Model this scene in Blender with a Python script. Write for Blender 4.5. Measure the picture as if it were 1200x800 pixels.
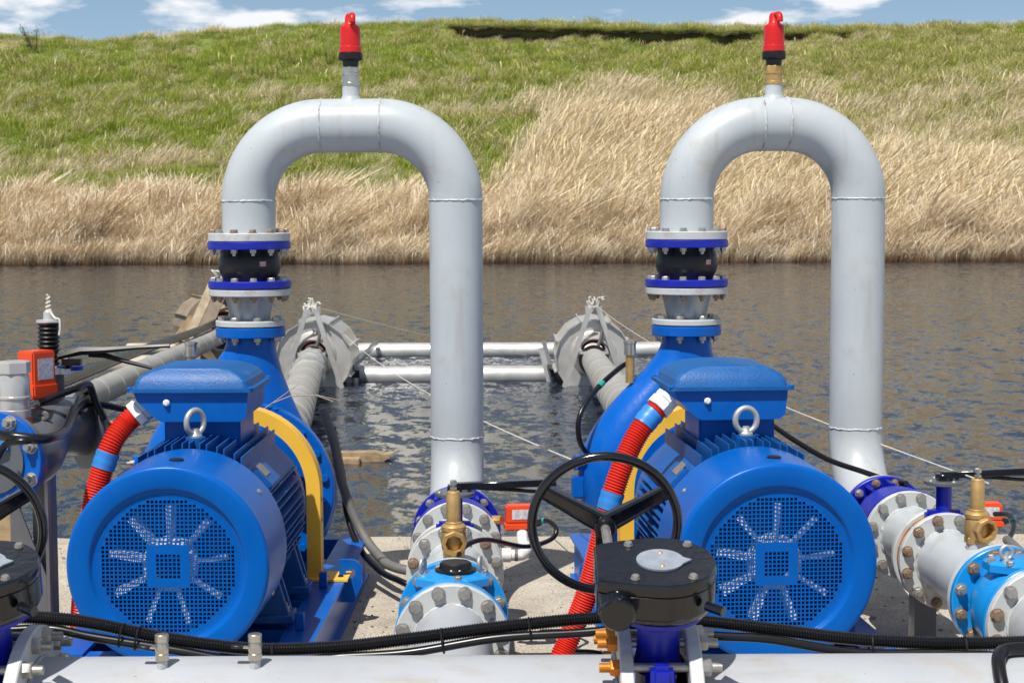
import bpy, bmesh, math, random
from mathutils import Vector, Matrix, noise
R = math.radians
random.seed(7)
scene = bpy.context.scene
for o in list(bpy.data.objects): bpy.data.objects.remove(o)
col = scene.collection

# ------------------------------------------------------------------ camera
FPX = 2046.0
cam_d = bpy.data.cameras.new('camera'); cam = bpy.data.objects.new('camera', cam_d); col.objects.link(cam)
cam_d.lens = FPX / 1200 * 36; cam_d.sensor_width = 36; cam_d.clip_start = 0.05; cam_d.clip_end = 2000
CP = Vector((0, 0, 1.65))
CR = Matrix.Rotation(math.pi/2 - math.atan(160/FPX), 3, 'X') @ Matrix.Rotation(-0.0042, 3, 'Z')
cam.matrix_world = Matrix.Translation(CP) @ CR.to_4x4()
cam_d.dof.use_dof = True; cam_d.dof.focus_distance = 6.0; cam_d.dof.aperture_fstop = 14
scene.camera = cam
def at(u, v, Y):
    d = CR @ Vector(((u-600)/FPX, (400-v)/FPX, -1)); return CP + d*(Y/d.y)

# ------------------------------------------------------------------ world, sun
SUN_EL, SUN_AZ = 60.0, 26.0      # azimuth: degrees to the left of straight behind the camera
w = bpy.data.worlds.new('World'); scene.world = w; w.use_nodes = True
nt = w.node_tree; N = nt.nodes; L = nt.links
bg = N['Background']; bg.inputs['Strength'].default_value = 0.062
sky = N.new('ShaderNodeTexSky'); sky.sky_type = 'NISHITA'; sky.sun_disc = False
sky.sun_elevation = R(SUN_EL); sky.air_density = 0.7; sky.dust_density = 0.3; sky.ozone_density = 3.0
sky.sun_rotation = R(180 + SUN_AZ)
tc = N.new('ShaderNodeTexCoord')
mp = N.new('ShaderNodeMapping'); mp.inputs['Scale'].default_value = (5.2, 5.2, 17.0); mp.inputs['Location'].default_value = (4.2, 0.4, 3.02)
L.new(tc.outputs['Generated'], mp.inputs['Vector'])
cn = N.new('ShaderNodeTexNoise'); cn.inputs['Scale'].default_value = 2.2; cn.inputs['Detail'].default_value = 9; cn.inputs['Roughness'].default_value = 0.52
L.new(mp.outputs['Vector'], cn.inputs['Vector'])
cr = N.new('ShaderNodeValToRGB'); cr.color_ramp.elements[0].position = 0.515; cr.color_ramp.elements[1].position = 0.605
L.new(cn.outputs['Fac'], cr.inputs['Fac'])
mx = N.new('ShaderNodeMix'); mx.data_type = 'RGBA'; mx.inputs['B'].default_value = (13.2, 13.5, 14.0, 1)
sx = N.new('ShaderNodeSeparateXYZ'); L.new(tc.outputs['Generated'], sx.inputs['Vector'])
hz = N.new('ShaderNodeMapRange'); hz.interpolation_type = 'SMOOTHSTEP'; hz.inputs['From Min'].default_value = 0.0; hz.inputs['From Max'].default_value = 0.25; hz.inputs['To Min'].default_value = 0.85; hz.inputs['To Max'].default_value = 0.0
L.new(sx.outputs['Z'], hz.inputs['Value'])
mh = N.new('ShaderNodeMix'); mh.data_type = 'RGBA'; mh.inputs['B'].default_value = (5.9, 8.7, 11.6, 1)
L.new(hz.outputs['Result'], mh.inputs['Factor']); L.new(sky.outputs['Color'], mh.inputs['A'])
L.new(cr.outputs['Color'], mx.inputs['Factor']); L.new(mh.outputs['Result'], mx.inputs['A']); L.new(mx.outputs['Result'], bg.inputs['Color'])
sun_d = bpy.data.lights.new('sun', 'SUN'); sun_d.energy = 4.6; sun_d.angle = R(0.53); sun_d.color = (1, 0.955, 0.88)
sun = bpy.data.objects.new('sun', sun_d); col.objects.link(sun)
sd = Vector((-math.sin(R(SUN_AZ))*math.cos(R(SUN_EL)), -math.cos(R(SUN_AZ))*math.cos(R(SUN_EL)), math.sin(R(SUN_EL))))
sun.rotation_euler = sd.to_track_quat('Z', 'Y').to_euler(); sun.location = (-5, -10, 20)
scene.view_settings.view_transform = 'Standard'; scene.view_settings.look = 'None'
scene.view_settings.exposure = 0.2; scene.view_settings.gamma = 1
scene.render.engine = 'CYCLES'

# ------------------------------------------------------------------ materials
def srgb(r, g, b):
    f = lambda c: (c/255/12.92 if c/255 <= 0.04045 else ((c/255+0.055)/1.055)**2.4)
    return (f(r), f(g), f(b), 1)
def nodes(name):
    m = bpy.data.materials.new(name); m.use_nodes = True
    return m, m.node_tree.nodes, m.node_tree.links, m.node_tree.nodes['Principled BSDF']
def ramp(N, p0, c0, p1, c1):
    r = N.new('ShaderNodeValToRGB'); e = r.color_ramp.elements
    e[0].position = p0; e[0].color = c0; e[1].position = p1; e[1].color = c1; return r
def mat(name, c, rough=0.4, metal=0.0, var=0.12, vscale=6.0, dirt=None, dirt_amt=0.0, dirt_scale=5.0, bump=0.0, bscale=60, spec=0.5, coat=0.0, streak=None):
    m, N, L, b = nodes(name)
    tc = N.new('ShaderNodeTexCoord')
    n1 = N.new('ShaderNodeTexNoise'); n1.inputs['Scale'].default_value = vscale; n1.inputs['Detail'].default_value = 6
    L.new(tc.outputs['Object'], n1.inputs['Vector'])
    c = tuple(c[:3]) + (1,)
    lo = tuple(x*(1-var) for x in c[:3]) + (1,); hi = tuple(min(1, x*(1+var)) for x in c[:3]) + (1,)
    r = ramp(N, 0.35, lo, 0.65, hi); L.new(n1.outputs['Fac'], r.inputs['Fac'])
    out = r.outputs['Color']
    if dirt:
        n2 = N.new('ShaderNodeTexNoise'); n2.inputs['Scale'].default_value = dirt_scale; n2.inputs['Detail'].default_value = 9; n2.inputs['Roughness'].default_value = 0.68
        L.new(tc.outputs['Object'], n2.inputs['Vector'])
        r2 = ramp(N, 0.62-0.12*dirt_amt, (0, 0, 0, 1), 0.80-0.1*dirt_amt, (dirt_amt,)*3+(1,)); L.new(n2.outputs['Fac'], r2.inputs['Fac'])
        mx = N.new('ShaderNodeMix'); mx.data_type = 'RGBA'; mx.inputs['B'].default_value = tuple(dirt[:3])+(1,)
        L.new(r2.outputs['Color'], mx.inputs['Factor']); L.new(out, mx.inputs['A']); out = mx.outputs['Result']
    if streak:
        mp = N.new('ShaderNodeMapping'); mp.inputs['Scale'].default_value = streak[2]; L.new(tc.outputs['Object'], mp.inputs['Vector'])
        n4 = N.new('ShaderNodeTexNoise'); n4.inputs['Scale'].default_value = 7; n4.inputs['Detail'].default_value = 7; n4.inputs['Roughness'].default_value = 0.6; L.new(mp.outputs['Vector'], n4.inputs['Vector'])
        r4 = ramp(N, 0.54, (0, 0, 0, 1), 0.74, (streak[1],)*3+(1,)); L.new(n4.outputs['Fac'], r4.inputs['Fac'])
        m4 = N.new('ShaderNodeMix'); m4.data_type = 'RGBA'; m4.inputs['B'].default_value = tuple(streak[0])+(1,)
        L.new(r4.outputs['Color'], m4.inputs['Factor']); L.new(out, m4.inputs['A']); out = m4.outputs['Result']
        # specks and small chips
        n5 = N.new('ShaderNodeTexNoise'); n5.inputs['Scale'].default_value = 55; n5.inputs['Detail'].default_value = 3; L.new(tc.outputs['Object'], n5.inputs['Vector'])
        r5 = ramp(N, 0.735, (0, 0, 0, 1), 0.76, (0.75,)*3+(1,)); L.new(n5.outputs['Fac'], r5.inputs['Fac'])
        m5 = N.new('ShaderNodeMix'); m5.data_type = 'RGBA'; m5.inputs['B'].default_value = tuple(x*0.45 for x in streak[0])+(1,)
        L.new(r5.outputs['Color'], m5.inputs['Factor']); L.new(out, m5.inputs['A']); out = m5.outputs['Result']
    L.new(out, b.inputs['Base Color'])
    rr = N.new('ShaderNodeMapRange'); rr.inputs['To Min'].default_value = max(0.02, rough*0.8); rr.inputs['To Max'].default_value = min(1, rough*1.25)
    L.new(n1.outputs['Fac'], rr.inputs['Value']); L.new(rr.outputs['Result'], b.inputs['Roughness'])
    b.inputs['Metallic'].default_value = metal; b.inputs['Specular IOR Level'].default_value = spec
    b.inputs['Coat Weight'].default_value = coat; b.inputs['Coat Roughness'].default_value = 0.15
    if bump:
        n3 = N.new('ShaderNodeTexNoise'); n3.inputs['Scale'].default_value = bscale; n3.inputs['Detail'].default_value = 4
        L.new(tc.outputs['Object'], n3.inputs['Vector'])
        bp = N.new('ShaderNodeBump'); bp.inputs['Strength'].default_value = bump; bp.inputs['Distance'].default_value = 0.01
        L.new(n3.outputs['Fac'], bp.inputs['Height']); L.new(bp.outputs['Normal'], b.inputs['Normal'])
    return m
RUST = (0.22, 0.085, 0.022)
DUST = (0.40, 0.35, 0.28)
M = {}
M['motor'] = mat('motor_blue', (0.0, 0.098, 0.43), 0.30, var=0.05, dirt=(0.002, 0.12, 0.42), dirt_amt=0.4, dirt_scale=5, bump=0.03, bscale=90, spec=0.2, streak=((0.006, 0.13, 0.39), 0.35, (3, 3, 0.5)))
M['boxblue'] = mat('dusty_box_blue', (0.002, 0.092, 0.31), 0.45, var=0.1, dirt=(0.06, 0.16, 0.30), dirt_amt=0.5, dirt_scale=12, bump=0.15, bscale=130, spec=0.4)
M['fins'] = mat('cast_motor_blue', (0.0, 0.085, 0.33), 0.48, var=0.10, bump=0.12, bscale=120, dirt=(0.12, 0.2, 0.33), dirt_amt=0.3)
M['pump'] = mat('pump_blue', (0.0, 0.100, 0.46), 0.3, var=0.08, bump=0.10, bscale=55, dirt=(0.005, 0.13, 0.42), dirt_amt=0.3, spec=0.25, streak=((0.05, 0.13, 0.33), 0.3, (3, 3, 0.6)))
M['navy'] = mat('ultramarine_paint', (0.003, 0.011, 0.36), 0.34, var=0.12, bump=0.05, dirt=(0.15, 0.14, 0.2), dirt_amt=0.3, dirt_scale=14)
M['cyan'] = mat('sky_blue_epoxy', (0.008, 0.26, 0.66), 0.25, var=0.06, bump=0.06, bscale=45, dirt=(0.25, 0.34, 0.42), dirt_amt=0.25, coat=0.3)
M['grey'] = mat('light_grey_paint', (0.46, 0.50, 0.525), 0.36, var=0.05, vscale=3, dirt=(0.36, 0.27, 0.17), dirt_amt=0.5, dirt_scale=3.2, bump=0.03, bscale=40, streak=((0.33, 0.27, 0.2), 0.42, (2.2, 2.2, 0.25)))
M['greyflange'] = mat('grey_flange_paint', (0.50, 0.52, 0.52), 0.42, var=0.06, dirt=RUST, dirt_amt=0.6, dirt_scale=11, bump=0.05)
M['manifold'] = mat('manifold_grey', (0.385, 0.405, 0.435), 0.5, var=0.05, vscale=2.5, dirt=(0.36, 0.28, 0.19), dirt_amt=0.55, dirt_scale=4.5, bump=0.05, streak=((0.30, 0.24, 0.17), 0.5, (0.5, 2.0, 2.0)))
M['weld'] = mat('painted_weld', (0.48, 0.51, 0.53), 0.5, var=0.15, vscale=60, dirt=(0.12, 0.07, 0.04), dirt_amt=0.9, dirt_scale=22)
M['reducer'] = mat('galvanised_grey', (0.36, 0.40, 0.44), 0.32, metal=0.35, var=0.1)
M['darkgrey'] = mat('dark_grey_paint', (0.10, 0.11, 0.125), 0.3, var=0.1, dirt=(0.16, 0.12, 0.08), dirt_amt=0.6)
M['steelgrey'] = mat('grey_steel_post', (0.40, 0.40, 0.39), 0.55, var=0.08, dirt=RUST, dirt_amt=0.3)
M['zinc'] = mat('zinc_bolt', (0.42, 0.405, 0.375), 0.38, metal=0.7, var=0.12, vscale=40, dirt=(0.3, 0.22, 0.14), dirt_amt=0.4, dirt_scale=60)
M['rustbolt'] = mat('rusty_bolt', (0.30, 0.22, 0.16), 0.55, metal=0.5, var=0.25, vscale=50, dirt=RUST, dirt_amt=0.9, dirt_scale=45)
M['ochre'] = mat('yellow_passivated_nut', (0.50, 0.17, 0.012), 0.45, metal=0.4, var=0.2, vscale=50)
M['rust'] = mat('rust_ring', (0.34, 0.15, 0.045), 0.8, var=0.3, vscale=22, bump=0.3, bscale=90)
M['yellow'] = mat('guard_yellow', (0.86, 0.50, 0.05), 0.42, var=0.05, dirt=(0.35, 0.22, 0.07), dirt_amt=0.3)
M['black'] = mat('black_gear_paint', (0.0035, 0.0045, 0.008), 0.16, var=0.15, dirt=(0.05, 0.04, 0.03), dirt_amt=0.2, dirt_scale=10, bump=0.12, bscale=35, coat=0.3)
M['rubber'] = mat('black_rubber', (0.006, 0.006, 0.007), 0.4, var=0.2, dirt=(0.04, 0.036, 0.032), dirt_amt=0.3)
M['cable'] = mat('black_cable', (0.006, 0.006, 0.007), 0.28, var=0.15, dirt=(0.04, 0.035, 0.03), dirt_amt=0.3)
M['greyhose'] = mat('dusty_grey_hose', (0.14, 0.135, 0.13), 0.6, var=0.15)
M['red'] = mat('red_plastic', (0.62, 0.012, 0.012), 0.33, var=0.05)
M['redhose'] = mat('red_conduit', (0.62, 0.025, 0.012), 0.42, var=0.07, dirt=(0.3, 0.05, 0.03), dirt_amt=0.4, dirt_scale=9)
M['orange'] = mat('orange_housing', (0.75, 0.07, 0.012), 0.35, var=0.05)
M['tape'] = mat('blue_tape', (0.03, 0.22, 0.62), 0.4, var=0.1)
M['white'] = mat('white_plastic', (0.74, 0.74, 0.72), 0.35, var=0.04)
M['label'] = mat('silver_label', (0.55, 0.56, 0.58), 0.5, var=0.25, vscale=90)
M['pink'] = mat('pink_label', (0.55, 0.3, 0.3), 0.5, var=0.2, vscale=90)
M['brass'] = mat('brass', (0.56, 0.36, 0.14), 0.42, metal=0.6, var=0.12, vscale=25, dirt=(0.2, 0.12, 0.05), dirt_amt=0.5, dirt_scale=16, bump=0.08)
M['nickel'] = mat('nickel_fitting', (0.55, 0.52, 0.46), 0.3, metal=0.9, var=0.1, vscale=30, dirt=(0.3, 0.24, 0.16), dirt_amt=0.4)
M['stainless'] = mat('dull_stainless', (0.64, 0.62, 0.59), 0.33, metal=0.5, var=0.12, vscale=4, dirt=(0.34, 0.27, 0.19), dirt_amt=0.5)
M['alu'] = mat('mill_aluminium', (0.62, 0.61, 0.59), 0.42, metal=0.55, var=0.1, dirt=(0.4, 0.34, 0.26), dirt_amt=0.4)
M['fan'] = mat('fan_aluminium', (0.70, 0.73, 0.76), 0.5, metal=0.0, var=0.05)
M['plate'] = mat('dull_nameplate', (0.20, 0.17, 0.15), 0.5, var=0.3, vscale=80)
M['indicator'] = mat('indicator_grey', (0.27, 0.30, 0.36), 0.4, var=0.12, vscale=30)
M['galv'] = mat('galvanised_eye', (0.5, 0.51, 0.50), 0.4, metal=0.6, var=0.1)
M['palewood'] = mat('pale_timber', (0.50, 0.40, 0.27), 0.75, var=0.2, vscale=10)
M['wood'] = mat('weathered_wood', (0.34, 0.24, 0.14), 0.8, var=0.3, vscale=12, bump=0.3, bscale=50)
M['browndrum'] = mat('mottled_brown_sheet', (0.27, 0.21, 0.15), 0.6, var=0.25, vscale=5, dirt=(0.12, 0.09, 0.06), dirt_amt=0.5)  # brown with random darker blotches
M['float'] = mat('dusty_float_tube', (0.46, 0.41, 0.33), 0.6, var=0.12, dirt=(0.2, 0.15, 0.1), dirt_amt=0.5, bump=0.05)
M['hosegrey'] = mat('grey_suction_hose', (0.36, 0.35, 0.32), 0.5, var=0.12, vscale=2, dirt=(0.2, 0.16, 0.11), dirt_amt=0.6, dirt_scale=3)
M['tarp'] = mat('grey_tarpaulin', (0.33, 0.33, 0.32), 0.5, var=0.3, vscale=4, bump=0.5, bscale=14)
M['rope'] = mat('pale_rope', (0.62, 0.60, 0.55), 0.8, var=0.15, vscale=40)
M['twig'] = mat('dry_twig', (0.36, 0.31, 0.24), 0.8)
M['dark'] = mat('bore_shade_black', (0.01, 0.009, 0.008), 0.7)  # near-black that stands for the shade inside the valve port
M['teal'] = mat('teal_tape', (0.01, 0.32, 0.27), 0.5)

def concrete():
    m, N, L, b = nodes('concrete'); tc = N.new('ShaderNodeTexCoord')
    n1 = N.new('ShaderNodeTexNoise'); n1.inputs['Scale'].default_value = 2.3; n1.inputs['Detail'].default_value = 10; n1.inputs['Roughness'].default_value = 0.65
    n2 = N.new('ShaderNodeTexNoise'); n2.inputs['Scale'].default_value = 90; n2.inputs['Detail'].default_value = 5
    L.new(tc.outputs['Object'], n1.inputs['Vector']); L.new(tc.outputs['Object'], n2.inputs['Vector'])
    r = ramp(N, 0.3, (0.40, 0.35, 0.28, 1), 0.7, (0.60, 0.54, 0.445, 1)); L.new(n1.outputs['Fac'], r.inputs['Fac'])
    r2 = ramp(N, 0.32, (0.30, 0.29, 0.28, 1), 0.52, (1, 1, 1, 1)); L.new(n2.outputs['Fac'], r2.inputs['Fac'])
    mx = N.new('ShaderNodeMix'); mx.data_type = 'RGBA'; mx.blend_type = 'MULTIPLY'; mx.inputs['Factor'].default_value = 0.8
    L.new(r.outputs['Color'], mx.inputs['A']); L.new(r2.outputs['Color'], mx.inputs['B']); L.new(mx.outputs['Result'], b.inputs['Base Color'])
    n6 = N.new('ShaderNodeTexNoise'); n6.inputs['Scale'].default_value = 5.5; n6.inputs['Detail'].default_value = 12; n6.inputs['Roughness'].default_value = 0.75; L.new(tc.outputs['Object'], n6.inputs['Vector'])
    r6 = ramp(N, 0.50, (0, 0, 0, 1), 0.66, (0.6, 0.6, 0.6, 1)); L.new(n6.outputs['Fac'], r6.inputs['Fac'])
    m6 = N.new('ShaderNodeMix'); m6.data_type = 'RGBA'; m6.inputs['B'].default_value = (0.21, 0.175, 0.135, 1)
    L.new(r6.outputs['Color'], m6.inputs['Factor']); L.new(mx.outputs['Result'], m6.inputs['A']); L.new(m6.outputs['Result'], b.inputs['Base Color'])
    b.inputs['Roughness'].default_value = 0.9
    bp = N.new('ShaderNodeBump'); bp.inputs['Strength'].default_value = 0.6; bp.inputs['Distance'].default_value = 0.008
    L.new(n2.outputs['Fac'], bp.inputs['Height']); L.new(bp.outputs['Normal'], b.inputs['Normal'])
    return m
M['concrete'] = concrete()
def water_mat():
    m, N, L, b = nodes('river_water'); tc = N.new('ShaderNodeTexCoord')
    b.inputs['Base Color'].default_value = (0.026, 0.034, 0.050, 1); b.inputs['Roughness'].default_value = 0.10; b.inputs['IOR'].default_value = 1.33
    mp = N.new('ShaderNodeMapping'); mp.inputs['Scale'].default_value = (1.35, 0.75, 1); mp.inputs['Rotation'].default_value = (0, 0, R(24))
    L.new(tc.outputs['Object'], mp.inputs['Vector'])
    n1 = N.new('ShaderNodeTexNoise'); n1.inputs['Scale'].default_value = 3.0; n1.inputs['Detail'].default_value = 5; n1.inputs['Roughness'].default_value = 0.55; n1.inputs['Distortion'].default_value = 0.6
    n2 = N.new('ShaderNodeTexNoise'); n2.inputs['Scale'].default_value = 10.0; n2.inputs['Detail'].default_value = 6; n2.inputs['Roughness'].default_value = 0.65; n2.inputs['Distortion'].default_value = 0.5
    for n in (n1, n2): L.new(mp.outputs['Vector'], n.inputs['Vector'])
    def vm(op, a, b=None):
        v = N.new('ShaderNodeVectorMath'); v.operation = op; L.new(a, v.inputs[0])
        if b is not None:
            if isinstance(b, tuple): v.inputs[1].default_value = b
            else: L.new(b, v.inputs[1])
        return v.outputs[0]
    o1 = vm('MULTIPLY', vm('SUBTRACT', n1.outputs['Color'], (0.5, 0.5, 0.5)), (0.55, 0.95, 0))
    o2 = vm('MULTIPLY', vm('SUBTRACT', n2.outputs['Color'], (0.5, 0.5, 0.5)), (0.6, 0.85, 0))
    nn = vm('NORMALIZE', vm('ADD', vm('ADD', o1, o2), (0, 0, 1))); L.new(nn, b.inputs['Normal'])
    return m
M['water'] = water_mat()
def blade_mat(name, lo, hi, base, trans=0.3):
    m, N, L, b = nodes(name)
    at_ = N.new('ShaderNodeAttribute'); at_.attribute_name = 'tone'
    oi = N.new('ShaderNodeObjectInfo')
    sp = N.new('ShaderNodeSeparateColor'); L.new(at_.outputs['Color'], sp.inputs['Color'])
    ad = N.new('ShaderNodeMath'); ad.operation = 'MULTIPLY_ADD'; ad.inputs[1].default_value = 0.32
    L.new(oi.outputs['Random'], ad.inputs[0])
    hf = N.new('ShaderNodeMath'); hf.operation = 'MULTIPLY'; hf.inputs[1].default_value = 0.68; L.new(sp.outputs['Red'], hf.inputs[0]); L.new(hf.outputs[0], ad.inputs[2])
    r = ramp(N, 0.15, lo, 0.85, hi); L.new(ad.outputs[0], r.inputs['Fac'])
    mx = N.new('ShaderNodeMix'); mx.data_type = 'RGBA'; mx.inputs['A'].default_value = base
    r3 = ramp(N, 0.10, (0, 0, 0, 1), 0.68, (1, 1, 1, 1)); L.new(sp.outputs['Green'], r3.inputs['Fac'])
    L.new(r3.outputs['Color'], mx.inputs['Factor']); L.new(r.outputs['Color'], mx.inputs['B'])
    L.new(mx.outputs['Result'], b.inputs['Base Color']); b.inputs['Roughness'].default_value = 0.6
    t = N.new('ShaderNodeBsdfTranslucent'); L.new(mx.outputs['Result'], t.inputs['Color'])
    ms = N.new('ShaderNodeMixShader'); ms.inputs[0].default_value = trans
    L.new(b.outputs[0], ms.inputs[1]); L.new(t.outputs[0], ms.inputs[2]); L.new(ms.outputs[0], N['Material Output'].inputs['Surface'])
    return m
M['reed'] = blade_mat('dry_reed', (0.56, 0.40, 0.21, 1), (0.98, 0.88, 0.69, 1), (0.20, 0.105, 0.04, 1), 0.14)  # root brown deepened to paint the shade at the waterline into the stems
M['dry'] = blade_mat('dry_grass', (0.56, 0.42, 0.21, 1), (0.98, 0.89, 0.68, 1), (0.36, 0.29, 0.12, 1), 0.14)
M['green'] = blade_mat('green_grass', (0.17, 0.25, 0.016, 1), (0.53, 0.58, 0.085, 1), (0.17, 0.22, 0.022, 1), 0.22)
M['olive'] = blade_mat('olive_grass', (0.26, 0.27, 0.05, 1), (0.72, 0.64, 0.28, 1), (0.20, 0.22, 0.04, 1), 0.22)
def hill_mat():
    m, N, L, b = nodes('hill_soil_and_turf'); tc = N.new('ShaderNodeTexCoord')
    a = N.new('ShaderNodeAttribute'); a.attribute_name = 'cover'
    sp = N.new('ShaderNodeSeparateColor'); L.new(a.outputs['Color'], sp.inputs['Color'])
    n = N.new('ShaderNodeTexNoise'); n.inputs['Scale'].default_value = 1.3; n.inputs['Detail'].default_value = 10; L.new(tc.outputs['Object'], n.inputs['Vector'])
    g = ramp(N, 0.3, (0.09, 0.14, 0.02, 1), 0.7, (0.20, 0.24, 0.05, 1)); L.new(n.outputs['Fac'], g.inputs['Fac'])
    d = ramp(N, 0.3, (0.24, 0.17, 0.08, 1), 0.7, (0.42, 0.32, 0.18, 1)); L.new(n.outputs['Fac'], d.inputs['Fac'])
    mx = N.new('ShaderNodeMix'); mx.data_type = 'RGBA'; L.new(sp.outputs['Red'], mx.inputs['Factor']); L.new(g.outputs['Color'], mx.inputs['A']); L.new(d.outputs['Color'], mx.inputs['B'])
    m2 = N.new('ShaderNodeMix'); m2.data_type = 'RGBA'; L.new(sp.outputs['Green'], m2.inputs['Factor']); L.new(mx.outputs['Result'], m2.inputs['A']); m2.inputs['B'].default_value = (0.07, 0.045, 0.028, 1)
    L.new(m2.outputs['Result'], b.inputs['Base Color']); b.inputs['Roughness'].default_value = 0.95
    return m
M['hill'] = hill_mat()

# ------------------------------------------------------------------ mesh builder
def frame(ax):
    ax = Vector(ax).normalized()
    h = Vector((0, 0, 1)) if abs(ax.z) < 0.95 else Vector((1, 0, 0))
    x = h.cross(ax).normalized(); return x, ax.cross(x), ax
class MB:
    def __init__(s): s.v = []; s.f = []
    def add(s, v, f):
        k = len(s.v); s.v += [Vector(p) for p in v]; s.f += [tuple(i+k for i in q) for q in f]; return s
    def rings(s, rs, cap0=True, cap1=True, loop=False):
        n = len(rs[0]); v = [p for r in rs for p in r]; f = []
        m = len(rs)
        for i in range(m if loop else m-1):
            for j in range(n):
                f.append((i*n+j, i*n+(j+1) % n, ((i+1) % m)*n+(j+1) % n, ((i+1) % m)*n+j))
        if not loop and cap0: f.append(tuple(reversed(range(n))))
        if not loop and cap1: f.append(tuple(range((m-1)*n, m*n)))
        return s.add(v, f)
    def lathe(s, o, ax, prof, n=32, cap0=True, cap1=True, loop=False):
        x, y, z = frame(ax); o = Vector(o)
        return s.rings([[o + z*h + (x*math.cos(2*math.pi*j/n) + y*math.sin(2*math.pi*j/n))*r for j in range(n)] for r, h in prof], cap0, cap1, loop)
    def cyl(s, p0, p1, r0, r1=None, n=24, ch=0.0):
        p0 = Vector(p0); p1 = Vector(p1); l = (p1-p0).length; r1 = r0 if r1 is None else r1
        pr = [(r0, 0), (r1, l)] if not ch else [(r0-ch, 0), (r0, ch), (r1, l-ch), (r1-ch, l)]
        return s.lathe(p0, p1-p0, pr, n)
    def tube(s, path, r, n=12, loop=False):
        P = [Vector(p) for p in path]; m = len(P); rs = []
        t = [((P[(i+1) % m] if loop else P[min(i+1, m-1)]) - (P[i-1] if loop else P[max(i-1, 0)])).normalized() for i in range(m)]
        x, y, z = frame(t[0])
        for i in range(m):
            if i: 
                q = t[i-1].rotation_difference(t[i]); x = (q @ x); x = (x - t[i]*x.dot(t[i])).normalized()
            y = t[i].cross(x); rad = r[i] if isinstance(r, (list, tuple)) else r
            rs.append([P[i] + (x*math.cos(2*math.pi*j/n) + y*math.sin(2*math.pi*j/n))*rad for j in range(n)])
        return s.rings(rs, loop=loop)
    def box(s, c, d, rot=None, bev=0.0):
        bm = bmesh.new(); bmesh.ops.create_cube(bm, size=1)
        for v in bm.verts: v.co = Vector((v.co.x*d[0], v.co.y*d[1], v.co.z*d[2]))
        if bev: bmesh.ops.bevel(bm, geom=bm.edges[:], offset=bev, segments=1 if bev < 0.006 else 2, affect='EDGES')
        bm.verts.index_update(); c = Vector(c)
        vs = [(rot @ v.co if rot else v.co) + c for v in bm.verts]; fs = [tuple(v.index for v in f.verts) for f in bm.faces]
        bm.free(); return s.add(vs, fs)
    def prism(s, poly, y0, y1, plane='xz'):
        g = (lambda p, y: Vector((p[0], y, p[1]))) if plane == 'xz' else ((lambda p, y: Vector((p[0], p[1], y))) if plane == 'xy' else (lambda p, y: Vector((y, p[0], p[1]))))
        return s.rings([[g(p, y0) for p in poly], [g(p, y1) for p in poly]])
    def mesh(s, name, mat, off=Vector(), smooth=38):
        me = bpy.data.meshes.new(name)
        me.from_pydata([tuple(v - off) for v in s.v], [], s.f)
        bm = bmesh.new(); bm.from_mesh(me); bmesh.ops.recalc_face_normals(bm, faces=bm.faces[:]); bm.to_mesh(me); bm.free()
        if smooth:
            me.polygons.foreach_set('use_smooth', [True]*len(me.polygons)); me.set_sharp_from_angle(angle=R(smooth))
        if mat: me.materials.append(mat)
        return me
OFF = {}
def thing(name, label, cat, o=(0, 0, 0), frm=None, group=None):
    e = bpy.data.objects.new(name, None); col.objects.link(e); e.empty_display_size = 0.1
    o = Vector(o)
    if frm: e.location = frm[0] + Matrix.Rotation(frm[1], 3, 'Z') @ o; e.rotation_euler = (0, 0, frm[1])
    else: e.location = o
    e['label'] = label; e['category'] = cat
    if group: e['group'] = group
    OFF[e.name] = o; return e
def part(name, mb, m, parent, label=None, smooth=38):
    off = OFF[parent.name]; me = mb.mesh(name, M[m] if isinstance(m, str) else m, off, smooth)
    o = bpy.data.objects.new(name, me); col.objects.link(o); o.parent = parent; OFF[o.name] = off
    if label: o['label'] = label
    return o
def solo(name, mb, m, label, cat, o=(0, 0, 0), frm=None, group=None, smooth=38):
    o = Vector(o); me = mb.mesh(name, M[m], o, smooth); ob = bpy.data.objects.new(name, me); col.objects.link(ob)
    if frm: ob.location = frm[0] + Matrix.Rotation(frm[1], 3, 'Z') @ o; ob.rotation_euler = (0, 0, frm[1])
    else: ob.location = o
    ob['label'] = label; ob['category'] = cat
    if group: ob['group'] = group
    OFF[ob.name] = o; return ob
def struct(name, mb, m, kind='structure', label=None, smooth=38):
    me = mb.mesh(name, M[m], Vector(), smooth); o = bpy.data.objects.new(name, me); col.objects.link(o); o['kind'] = kind
    if label: o['label'] = label
    return o
BOLT = {}
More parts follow.
